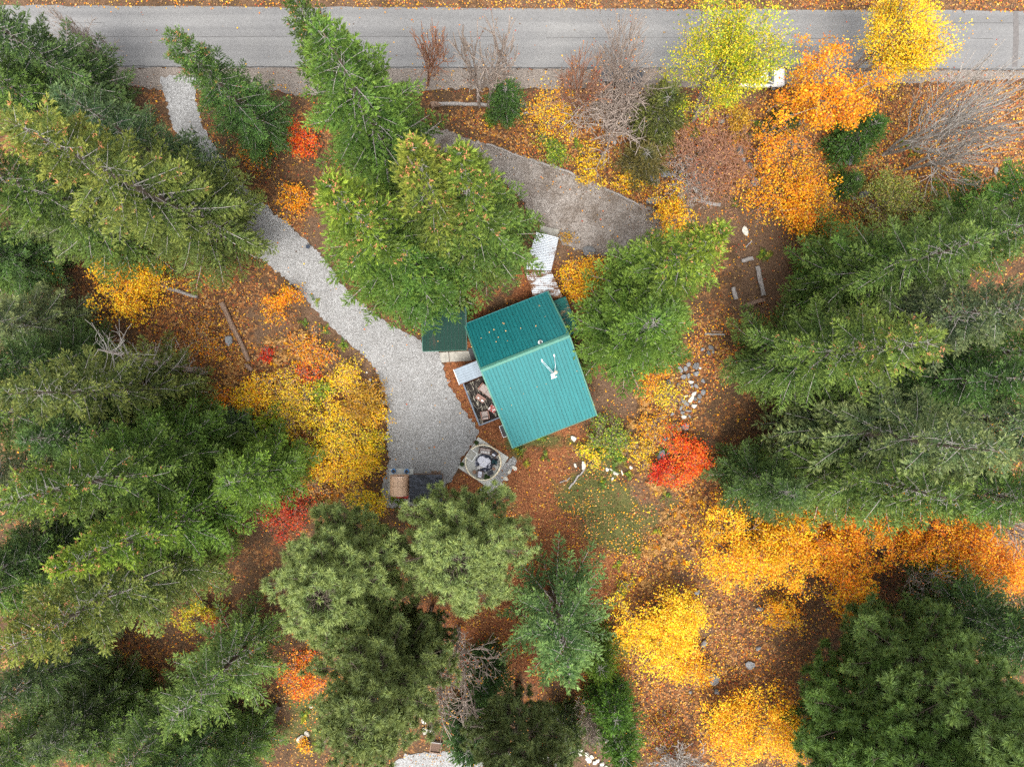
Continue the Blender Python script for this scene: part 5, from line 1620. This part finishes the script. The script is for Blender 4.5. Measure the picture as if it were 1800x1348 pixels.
broad(1478, 150, 16, 4.2, [(Y_, 3), ('limeyellow', 1), (GO, .8)], 'golden-yellow poplar over the road behind the orange maple', 'poplar_tree', 'poplar', 15000, .17, 3, 'roadside trees', hollow=.05, r0=.18, clump=.4, spread=.35, at_tip=False, lean=(-.02, .08))
broad(1480, 150, 11, 3.9, [(OR, 2), (GO, 3)], 'orange maple leaning over the white car with its brown trunk showing', 'maple_tree', 'maple', 5600, .22, 2, 'roadside trees', r0=.16, clump=.34)
broad(1420, 340, 5, 4.2, [(GO, 3), (OR, 1.2), (Y_, .6)], 'gold maple thicket above the bare soil and log seats', 'maple_shrub', 'maple', 4600, .21, 5, clump=.32)
broad(1375, 235, 5, 2.4, [(GO, 2), (OR, 2)], 'small orange maple under the leaning brown trunk', k=.6)
for (px, py, h, r, pals, lab, k) in [
    (200, 488, 6, 3.6, [(GO, 2), (Y_, 2)], 'gold shrub at the forest edge above the leaf-strewn clearing', .8),
    (497, 680, 2.2, 2.2, [(Y_, 3), ('tan', 1.2)], 'yellow shrub at the inner head of the bank', .55),
    (655, 722, 1.8, 1.7, [(Y_, 3), (GO, 1)], 'yellow shrub squeezed between the ochre dome and the gravel', .7),
    (640, 810, 2.2, 2.0, [(Y_, 3), ('limeyellow', 1)], 'yellow shrub on the lower gravel edge of the bank', .75),
    (560, 815, 2.2, 2.2, [(Y_, 3), (GO, 1)], 'yellow shrub next to the lime one in the lower bank', .65),
    (70, 465, 4, 1.5, GO, 'small gold shrub half hidden by firs near the picture edge', .5),
    (497, 535, 2.4, 2.0, [(OR, 2), (GO, 2)], 'orange shrub on the lane verge below the olive fir', .8),
    (510, 345, 2.2, 1.7, [(GO, 2), (OR, 1)], 'orange-gold shrub in the wedge between the two drives', .8),
    (516, 240, 3.2, 1.9, 'redorange', 'bright red-orange maple shrub by the lane entrance', .8),
    (455, 232, 3.0, 1.9, OR, 'orange shrub under the slim dark fir at the lane entrance', .5),
    (430, 268, 2.4, 1.6, [(OR, 2), ('green', 1)], 'orange and green shrub at the lane entrance below the slim fir', .5),
    (545, 608, 2.2, 2.3, [(OR, 2), (GO, 2), ('tan', 1)], 'orange shrub at the upper end of the yellow bank by the lane', .6),
    (535, 650, 2.0, 1.5, 'redorange', 'low rust-red shrub in the yellow bank', .4),
    (600, 665, 2.4, 2.3, [(Y_, 3), ('tan', 1)], 'yellow shrub at the top of the bank beside the gravel lane', .7),
    (557, 683, 2.2, 1.4, 'lime', 'small green shrub in the middle of the yellow bank', .9),
    (627, 705, 2.8, 2.3, 'ochre', 'smooth ochre dome-shaped shrub on the bank by the gravel', 1.1),
    (520, 725, 2.6, 2.9, [(Y_, 3), ('limeyellow', 1), ('tan', .6)], 'bright yellow shrub at the inner side of the bank', .6),
    (590, 755, 2.6, 2.9, [(Y_, 4), ('limeyellow', 1)], 'bright yellow shrub in the middle of the bank below the ochre dome', .75),
    (650, 765, 2.0, 1.8, [(Y_, 2), ('limeyellow', 2)], 'yellow-green shrub on the gravel edge of the bank', .7),
    (545, 790, 2.2, 2.0, [('limeyellow', 2), ('lime', 1)], 'lime shrub beside the rounded green fir', .6),
    (605, 830, 2.6, 2.8, [(Y_, 4), (GO, 1)], 'yellow shrub in the lower bank above the pale pine', .7),
    (645, 895, 2.4, 2.2, [(Y_, 3), ('limeyellow', 1)], 'yellow shrub at the foot of the bank near the wooden barrel', .75),
    (570, 850, 1.6, 2.0, ['tan', ('tan', 1)][1:] + [(OR, .6)], 'thin tan shrub between the green fir and the lower bank', .4),
    (442, 702, 2.6, 2.3, [(Y_, 3), (GO, 1)], 'yellow shrub left of the green one at the head of the bank', .9),
    (474, 742, 2.6, 1.5, 'lime', 'leafy green shrub between two yellow ones by the young blue fir', 1.0),
    (330, 738, 3.0, 2.6, [(OR, 2), (GO, 2)], 'orange shrub beside the young blue-grey fir', .7),
    (385, 712, 2.2, 1.8, [(OR, 2), (GO, 1)], 'thin orange shrub over the young blue-grey fir', .6),
    (345, 600, 1.8, 2.2, [(OR, 1), (GO, 1), ('tan', 1)], 'low orange shrub above the leaning dead trunk', .5),
    (465, 624, 1.0, .8, 'red', 'little red shrub near the end of the split log', 1.0),
    (505, 908, 3.4, 2.6, [('brick', 3), ('red', 1)], 'dark brick-red maple shrub beside the rounded green fir', 1.0),
    (558, 898, 2.2, 1.3, 'olive', 'small olive shrub between the red maple and the yellow bank', 1.0),
    (528, 1195, 2.6, 2.4, [(OR, 3), ('redorange', 1)], 'bright orange shrub under the pale tufted pine', .8),
    (340, 1090, 2.6, 2.0, [('limeyellow', 2), ('ochre', 1)], 'yellow-green shrub between the coned olive fir and the spruce', .7),
    (185, 1180, 2.4, 1.8, 'green', 'dark green shrub in the shade by the lowest coned fir', .6),
    (380, 1092, 2.4, 1.3, 'brick', 'rust shrub beside the pale-tipped spruce', .7),
    (540, 1312, 1.2, .9, GO, 'tiny gold shrub at the bottom edge by the white stones', 1.0),
    (962, 205, 3.0, 3.0, [(Y_, 2), (GO, 2)], 'open yellow maple on the bank under the road', .35),
    (985, 250, 2.6, 2.0, [('green', 2), ('lime', 2)], 'green shrub on the bank among yellow leaves', .8),
    (1038, 285, 2.0, 1.9, [(Y_, 2), ('ochre', 2)], 'yellow shrub on the bank above the timber edging', .8),
    (1105, 312, 2.0, 1.4, [(Y_, 2), (GO, 1)], 'small yellow shrub on the bank beyond the green one', .8),
    (1190, 372, 3.4, 3.0, [(Y_, 2), (GO, 2)], 'yellow-gold maple shrub over the end of the dirt drive', .6),
    (1022, 475, 2.6, 2.7, [(Y_, 2), (GO, 3)], 'golden shrub beside the white walkway roof', .75),
    (1150, 660, 2.4, 2.0, [(GO, 2), (OR, 1)], 'gold shrub peeping from under the full rounded fir', .6),
    (1168, 700, 1.3, 2.2, [(Y_, 2), ('limeyellow', 1)], 'low pale yellow plant beside the stone border', .35),
    (1150, 745, 1.4, 2.2, [(GO, 2), ('ochre', 1)], 'low golden plant below the stone border', .45),
    (1140, 800, 1.3, 2.2, [(Y_, 2), ('ochre', 2)], 'low yellow plant round the pointed grey rock', .45),
    (1072, 770, 2.0, 2.2, [('lime', 2), ('green', 2)], 'green bush with yellow fringes below the teal roof', .7),
    (1040, 795, 1.4, 1.6, [(Y_, 3), ('lime', 1)], 'yellow fringe bush beside the white flat stones', .6),
    (1215, 805, 3.0, 2.7, 'redorange', 'fiery orange-red maple at the clearing edge', 1.0),
    (1163, 832, 2.2, 1.4, 'red', 'pure red little maple beside the fiery orange one', 1.0),
    (1190, 1115, 6, 4.4, [(Y_, 5), (GO, 1)], 'big bright yellow maple in the leaf-strewn clearing', 1.0),
    (1215, 1180, 3, 2.8, [(GO, 2), (Y_, 1)], 'gold skirt shrub below the big bright yellow maple', .6),
    (1350, 1285, 6, 5.2, [(Y_, 2), (GO, 3)], 'big golden maple at the bottom edge beside the dark clumpy pine', .7),
    (1318, 955, 7, 4.4, [(GO, 3), (Y_, 2)], 'golden maple under the broad fir at the clearing edge', .7),
    (1415, 985, 7, 4.2, [(GO, 3), (Y_, 1)], 'golden maple between the clearing-edge maple and the dark pines', .65),
    (1530, 975, 8, 4.6, [(GO, 2), (OR, 2)], 'orange-gold maple in front of the long-twigged fir', .7),
    (1500, 1050, 6, 2.6, [(Y_, 1), (GO, 3)], 'gold maple bough hanging over the dark pine', .7),
    (1375, 1085, 3, 2.0, [(GO, 3), (Y_, 1)], 'small gold shrub on the clearing edge above the dark pine', .8),
    (1690, 950, 8, 4.8, [(GO, 2), (OR, 2)], 'orange maple with bare grey twigs near the picture edge', .6),
    (1780, 1000, 8, 4.4, [(OR, 3), (GO, 1)], 'deep orange maple cut by the picture edge', .7),
    (1770, 765, 8, 2.6, [(GO, 2), (Y_, 1)], 'gold maple glowing between two firs at the picture edge', .9),
    (1560, 352, 6, 3.8, [('pale', 3), ('lime', 1)], 'pale green thin shrub by the bare grey stems', .5),
    (1460, 410, 5, 3.4, [('green', 3), (OR, 1)], 'green shrub turning orange under the gold thicket', .6),
    (1650, 380, 6, 3.0, [('pale', 2), ('green', 2)], 'faded green shrub between the bare stems and the firs', .5),
    (1435, 505, 3, 2.2, [(GO, 2), (Y_, 2)], 'yellow-gold shrub on the bare soil by the log seats', .6),
    (1445, 455, 4, 2.4, [('green', 2), ('lime', 2)], 'green shrub beside the bare soil patch', .7),
    (1725, 1105, 7, 4.2, [('green', 3), ('pale', 1)], 'green broadleaf tree between the orange maples and dark pines', .7),
    (1650, 985, 6, 2.0, [('green', 2), ('limeyellow', 1)], 'narrow green shrub parting the two orange maples', .7),
    (1640, 1110, 6, 3.0, [('olive', 2), ('green', 2)], 'olive shrub over the dark clumpy pines', .5),
    (1085, 1130, 2.2, 1.8, [('green', 1), ('ochre', 1)], 'green and ochre shrub between the spruce and the yellow maple', .6),
    (1080, 1165, 1.8, 1.6, 'ochre', 'ochre shrub at the foot of the big bright yellow maple', .7),
    (1315, 205, 2.4, 1.7, 'ochre', 'round ochre bush on the rocky bank below the white car', 1.1),
    (1760, 420, 6, 2.2, [(OR, 2), (GO, 1)], 'orange maple bough among firs near the picture edge', .4),
    (1790, 330, 3, 2.4, [(OR, 2), (GO, 2)], 'orange shrub at the picture edge under the bare stems', .6),
    (1100, 1040, 1.0, 1.2, [(Y_, 1), ('lime', 1)], 'tiny yellow-green plant at the yard edge', .5),
    (1180, 1300, 2.2, 2.6, [('brick', 1), ('ochre', 2)], 'brown-ochre shrub left of the bottom golden maple', .45),
    (1000, 480 - 60, .1 + 1.0, .9, 'ochre', 'low ochre plant beside the concrete landing', .5),
    (1268, 1290, 3.0, 1.6, [(GO, 2)], 'little gold shrub at the side of the bottom golden maple', .6),
]:
    broad(px, py, h, r, pals, lab, k=k)

def bare(px, py, h, r, lab, seed, stems=1, depth=5, lean=(0, 0), spread=.5, r0=.09, mat=None, name='bare_tree', cat='bare tree', upness=.5, thin=1.0, fan=None, split=3, low=.25, buds=0):
    rg = np.random.default_rng(seed)
    s0, s1, q0, q1, ends = limb_tree(rg, h, r, stems, split, depth, lean, spread, r0, low, upness, fan)
    q0 = np.maximum(q0 * 1.3, .020 * thin); q1 = np.maximum(q1 * 1.3, .016 * thin)
    TV, TF = tubes_np(s0, s1, q0, q1, 4 if depth < 5 else 3)
    t = thing(name, lab, cat, G(px, py), 0, 'leafless trees and bushes')
    link('branches', np_mesh('branches', TV, TF), mat or M_TWIG2, t)
    if buds:
        pk = ends[rg.integers(0, len(ends), buds)] + rg.normal(0, .1, (buds, 3))
        V, F_, C = leaf_quads(pk, .15, rg, palette([('tan', 2), (OR, 1), ('brick', 1)], buds, rg))
        o = link('leaves', np_mesh('leaves', V, F_, C), M_LEAF, t); o['kind'] = 'stuff'
    return t
def radial_lean(px, py, f=0.0):
    return (0, 0)
bare(752, 150, 11, 2.6, 'bare reddish tree beside the tall bright green fir, top over the road', 201, 2, 3, spread=.45, mat=M_TWIG3, buds=60, split=4)
bare(843, 188, 15, 1.9, 'slim bare tree rising from the grey logs, left one of the pair', 202, 1, 3, spread=.5, r0=.13, buds=15, split=4, low=.4)
bare(859, 190, 16, 2.6, 'taller bare tree of the pair rising from the grey logs', 203, 1, 3, spread=.6, r0=.15, buds=40, split=4, low=.4)
bare(1008, 205, 13, 2.4, 'bare tree with reddish twigs between the logs and the bare bush', 204, 3, 3, spread=.4, split=4, buds=120, mat=M_TWIG3)
bare(1075, 222, 9, 4.2, 'dense bare bush radiating grey twigs over the dark parked car', 205, 16, 3, spread=.95, r0=.06, name='bare_bush', cat='bare bush', thin=1.7, buds=60)
bare(1085, 190, 14, 3.6, 'thin bare tree behind the dense bush, twigs against the asphalt', 206, 4, 3, spread=.4, r0=.06, buds=80, split=4)
bare(1552, 272, 19, 4.6, 'cluster of long bare grey stems fanning towards the picture edge', 207, 6, 3, spread=.30, r0=.11, split=3, lean=(.12, -.03), upness=.7, low=.4, mat=M_TWIG, buds=160)
bare(1590, 300, 17, 4.8, 'second cluster of bare grey stems below the first', 208, 5, 3, spread=.34, r0=.09, split=3, lean=(.10, -.05), upness=.7, low=.4, mat=M_TWIG, buds=160)
bare(1240, 300, 4, 4.4, 'wide brown leafless bush on the rocky bank', 209, 10, 4, spread=.9, r0=.04, mat=M_TWIG3, name='bare_bush', cat='bare bush', buds=500)
bare(1200, 320, 3, 3.4, 'grey leafless bush above the yellow-gold maple shrub', 210, 6, 4, spread=.95, r0=.04, mat=M_TWIG, name='bare_bush', cat='bare bush', buds=60)
bare(806, 1105, 15, 5.0, 'bare reddish tree between the tufted pines and the dark spiky spruce', 211, 2, 4, spread=.6, r0=.16, mat=M_TWIG2, low=.3, thin=1.35, buds=500, split=4)
bare(1190, 1330, 5, 2.6, 'bare grey bush at the bottom edge below the yellow maple', 212, 6, 4, spread=.7, r0=.05, mat=M_TWIG, name='bare_bush', cat='bare bush', thin=1.4)
bare(1030, 1235, 7, 2.2, 'thin bare sapling under the spiky spruce', 213, 3, 4, spread=.4, r0=.05)
bare(1700, 880, 13, 3.8, 'bare grey tree rising out of the orange maple', 214, 4, 3, spread=.45, r0=.09, mat=M_TWIG, buds=200)
bare(1590, 1000, 9, 3.0, 'bare twigged tree within the orange-gold maple', 215, 3, 3, spread=.5, r0=.06, mat=M_TWIG, buds=100)
bare(205, 118, 9, 2.2, 'small bare tree by the road next to the corner fir', 216, 3, 4, spread=.5, r0=.04)
bare(610, 1240, 5, 2.0, 'bare twiggy sapling under the pine at the bottom', 217, 3, 3, spread=.5, r0=.04)
# leaning dead trunk with brittle side branches
t = thing('dead_tree', 'leaning dead grey trunk bristling with bare side branches', 'dead tree', G(360, 656))
a = Vector((0, 0, 0)); e = P(172, 614, 17) - G(360, 656)
k = 12
pts = [a.lerp(e, i / k) + Vector((0, 0, -.2 if i == 0 else 0)) for i in range(k + 1)]
MB().tube(pts, [.30 * (1 - i / k) ** .8 + .05 for i in range(k + 1)], 9).build('trunk', M_DEAD, t, smooth=True)
rg = np.random.default_rng(77)
s0 = []; s1 = []; q0 = []; q1 = []
for i in range(70):
    f = rg.uniform(.15, 1.0); o = np.array(a.lerp(e, f)); az = rg.uniform(0, 6.28)
    d = np.array([math.cos(az), math.sin(az), rg.uniform(-.1, .35)]); ln = rg.uniform(.8, 2.6)
    for j in range(4):
        d2 = unit(d + rg.normal(0, .2, 3) + np.array([0, 0, .1])); p = o + d2 * ln / 4
        s0.append(o); s1.append(p); q0.append(.035 * (1 - j / 5)); q1.append(.035 * (1 - (j + 1) / 5)); o = p; d = d2
        if j > 0:
            d3 = unit(d + rg.normal(0, .6, 3)); s0.append(o); s1.append(o + d3 * ln * .25); q0.append(.016); q1.append(.01)
TV, TF = tubes_np(s0, s1, q0, q1, 4)
o = link('side_branches', np_mesh('side_branches', TV, TF), M_TWIG, t); o['kind'] = 'stuff'
# ------------------------------------------------------------------ fallen leaves, ferns and low plants (nobody could count these)
HOUSE_PX = [(813, 572), (962, 516), (1010, 520), (1042, 728), (903, 786), (845, 748), (812, 676), (798, 650), (745, 620), (740, 540), (810, 540)]
DENS = [(1000, 230, 200, 60, 16), (1170, 310, 170, 80, 18), (1450, 300, 330, 130, 20), (1690, 260, 190, 150, 30), (370, 590, 150, 120, 12), (520, 640, 90, 80, 10), (600, 790, 90, 140, 14),
        (1210, 980, 130, 190, 14), (1290, 1130, 120, 180, 10), (1700, 880, 160, 130, 18), (1330, 570, 60, 50, 16), (525, 390, 45, 60, 10), (240, 1160, 100, 60, 10), (560, 1200, 80, 60, 14), (1020, 480, 60, 60, 16),
        (1170, 730, 70, 110, 14), (1240, 610, 50, 60, 18), (1060, 640, 30, 60, 8), (1600, 2, 400, 22, 22), (1050, -2, 350, 20, 18), (500, -4, 600, 18, 8), (1110, 1200, 130, 140, 10), (820, 1130, 120, 90, 9), (950, 970, 120, 160, 4), (1080, 860, 110, 100, 4), (450, 260, 70, 60, 8), (720, 1230, 60, 60, 6)]
def lay_leaves(name, n, label, pals, seed, size, dens=DENS, base=1.2, box=(-58, 58, -46, 44)):
    rg = np.random.default_rng(seed)
    x = rg.uniform(box[0], box[1], n * 6); y = rg.uniform(box[2], box[3], n * 6)
    px, py = to_px(x, y)
    d = base + sum(v * np.exp(-(((px - cx) / rx) ** 2 + ((py - cy) / ry) ** 2) * 1.1) for (cx, cy, rx, ry, v) in dens)
    clum = .55 + .9 * (np.sin(x * .9 + 2 * np.sin(y * .7)) * np.sin(y * 1.1 + 1.7 * np.sin(x * .5)) > 0.1)
    d = d * clum
    d *= 1 - .8 * np.clip(blob(px, py, SOIL), 0, 1) * (py > 160)
    d[inside(px, py, HOUSE_PX)] = 0
    dr = inside(px, py, DRIVE); d[dr] *= 0; d[dr] += .12
    up = inside(px, py, UPPER); d[up] *= .08
    ro = (py > 14 + px * .005) & (py < 119 + px * .0035); d[ro] = .10
    sh_ = (py > 119 + px * .0035) & (py < 150); d[sh_] *= .25
    keep = np.nonzero(rg.random(len(x)) < d / 24.0)[0][:n]
    x, y = x[keep], y[keep]; m_ = len(x)
    z = gz(x, y) + rg.uniform(.02, .07, m_) + np.where(ro[keep], .02, 0)
    C = palette(pals, m_, rg) * .9
    # yellower under the yellow maples of the clearing
    qx, qy = px[keep], py[keep]
    yl = np.exp(-(((qx - 1190) / 130) ** 2 + ((qy - 1000) / 200) ** 2)) + np.exp(-(((qx - 600) / 90) ** 2 + ((qy - 760) / 160) ** 2))
    sw = rg.random(m_) < yl * .45
    C[sw] = palette([(Y_, 1.2), ('tan', 3.2), (GO, 1.4), ('ochre', 1)], sw.sum(), rg) * .8
    V, F_, CC = leaf_quads(np.stack([x, y, z], -1), size, rg, C, .28)
    o = link(name, np_mesh(name, V, F_, CC), M_LITTER)
    tag(o, label, 'leaves', kind='stuff')
    return m_
lay_leaves('fallen_leaves', 46000, 'orange and brown fallen leaves strewn over the forest floor', [(OR, 1.8), (GO, 1.3), ('tan', 2.6), ('brick', 1.4), ('brown', 2), ('ochre', 2)], 1, .17)
lay_leaves('leaf_scraps', 80000, 'small brown leaf scraps and twigs covering the forest floor', [('brown', 5), ('brick', 1), ('ochre', 1.6), ('tan', 1), (OR, .8)], 2, .12, base=9)
# stray leaves on the roofs
rg = np.random.default_rng(9)
pts = []
for (px, py) in [(886, 569), (889, 582), (868, 579.5), (860, 584), (846, 594.5), (872, 601), (892, 599), (884, 568), (958, 557), (948, 538), (934, 612), (897, 682), (920, 692), (882, 719), (944, 680), (960, 675), (1014, 652), (1025, 683), (829, 610), (915, 577), (899, 712), (942, 573), (876, 593)]:
    p = on_roof(px, py); pts.append((p.x, p.y, p.z + .06))
p = P(770, 600, 3.1); pts.append((p.x, p.y, 3.2))
V, F_, C = leaf_quads(np.array(pts), .12, rg, palette([('tan', 3)], len(pts), rg), .15)
tag(link('roof_leaves', np_mesh('roof_leaves', V, F_, C), M_LITTER), 'a few tan leaves lying on the teal cabin roof', 'leaves', kind='stuff')

def ferns(name, label, spots, pals, seed, kind='dry'):
    """ground ferns: fronds of paired leaflets fanning out of a crown"""
    rg = np.random.default_rng(seed)
    O = []; C = []; D = []; L = []
    for (px, py, n, sp) in spots:
        for _ in range(n):
            c = G(px + rg.normal(0, sp), py + rg.normal(0, sp))
            for f in range(rg.integers(4, 7)):
                a = rg.uniform(0, 6.28); ln = rg.uniform(.35, .8); d = np.array([math.cos(a), math.sin(a), .25]); lat = np.array([-d[1], d[0], 0])
                cc = palette(pals, 1, rg)[0]
                for k in range(9):
                    s_ = (k + 1) / 9; o = np.array(c) + d * ln * s_ + np.array([0, 0, .15 - .3 * (s_ - .5) ** 2])
                    for sd_ in (-1, 1):
                        O.append(o); D.append(unit(lat * sd_ + d * .6)); L.append(.26 * ln * (1.15 - s_) + .06); C.append(cc * rg.uniform(.8, 1.2))
    O = np.array(O); D = np.array(D); L = np.array(L); C = np.array(C)
    V, F_, CC = blades(O, D, L * 1.5, np.full(len(O), .075), rg, C)
    o = link(name, np_mesh(name, V, F_, CC), M_LEAF); tag(o, label, 'ferns', kind='stuff')
ferns('dry_ferns', 'dry tan bracken fronds among the fallen leaves', [(1160, 855, 4, 10), (1180, 900, 9, 22), (1190, 945, 6, 20), (1175, 980, 8, 25), (1100, 1032, 2, 5), (1230, 1030, 6, 25), (500, 640, 7, 20), (490, 620, 5, 18), (520, 690, 6, 20), (420, 650, 5, 18), (470, 660, 5, 18), (1135, 690, 4, 8), (1130, 715, 4, 6), (1112, 745, 2, 4), (1260, 900, 6, 25), (1220, 890, 5, 20), (560, 850, 10, 22), (575, 890, 8, 20), (540, 590, 5, 14), (1080, 1060, 3, 10), (1130, 1000, 4, 20)], [('tan', 3), (GO, .5)], 31)
ferns('green_ferns', 'low green ferns and seedlings dotting the forest floor', [(1075, 790, 8, 20), (1090, 800, 6, 16), (1000, 260, 4, 15), (1160, 840, 3, 20), (1110, 930, 3, 25), (540, 560, 3, 20), (590, 600, 3, 20), (1425, 560, 4, 12), (1340, 447, 4, 4), (940, 790, 4, 14), (600, 1260, 8, 25), (560, 1285, 8, 20), (1480, 300, 5, 15), (1590, 270, 4, 12), (860, 215, 5, 8), (640, 905, 5, 12), (1000, 1260, 8, 25), (560, 700, 6, 40), (440, 760, 6, 20), (1240, 300, 5, 30), (1330, 235, 4, 12), (700, 880, 3, 6)], [('green', 2), ('lime', 1)], 32)
# short grass of the yard patch
rg = np.random.default_rng(41)
n = 26000
x = rg.uniform(-2, 16, n * 4); y = rg.uniform(-20, -4, n * 4); px, py = to_px(x, y)
g = blob(px, py, GRASS) * (.5 + .5 * np.sin(x * 1.3) * np.sin(y * 1.7 + x))
k = np.nonzero(rg.random(len(x)) < g * .5)[0][:n]
m_ = len(k)
O = np.stack([x[k], y[k], np.full(m_, -.03)], -1)
D_ = unit(np.stack([rg.normal(0, .5, m_), rg.normal(0, .5, m_), np.ones(m_)], -1))
C = np.array([.075, .095, .022])[None] * rg.uniform(.5, 1.5, (m_, 1)) * np.where(rg.random((m_, 1)) < .2, np.array([[2.0, 1.3, 1.2]]), 1.0)
V, F_, CC = blades(O, D_, rg.uniform(.08, .18, m_), np.full(m_, .05), rg, C)
tag(link('grass', np_mesh('grass', V, F_, CC), M_LEAF), 'short olive grass patch in the rust-coloured yard', 'grass', kind='stuff')
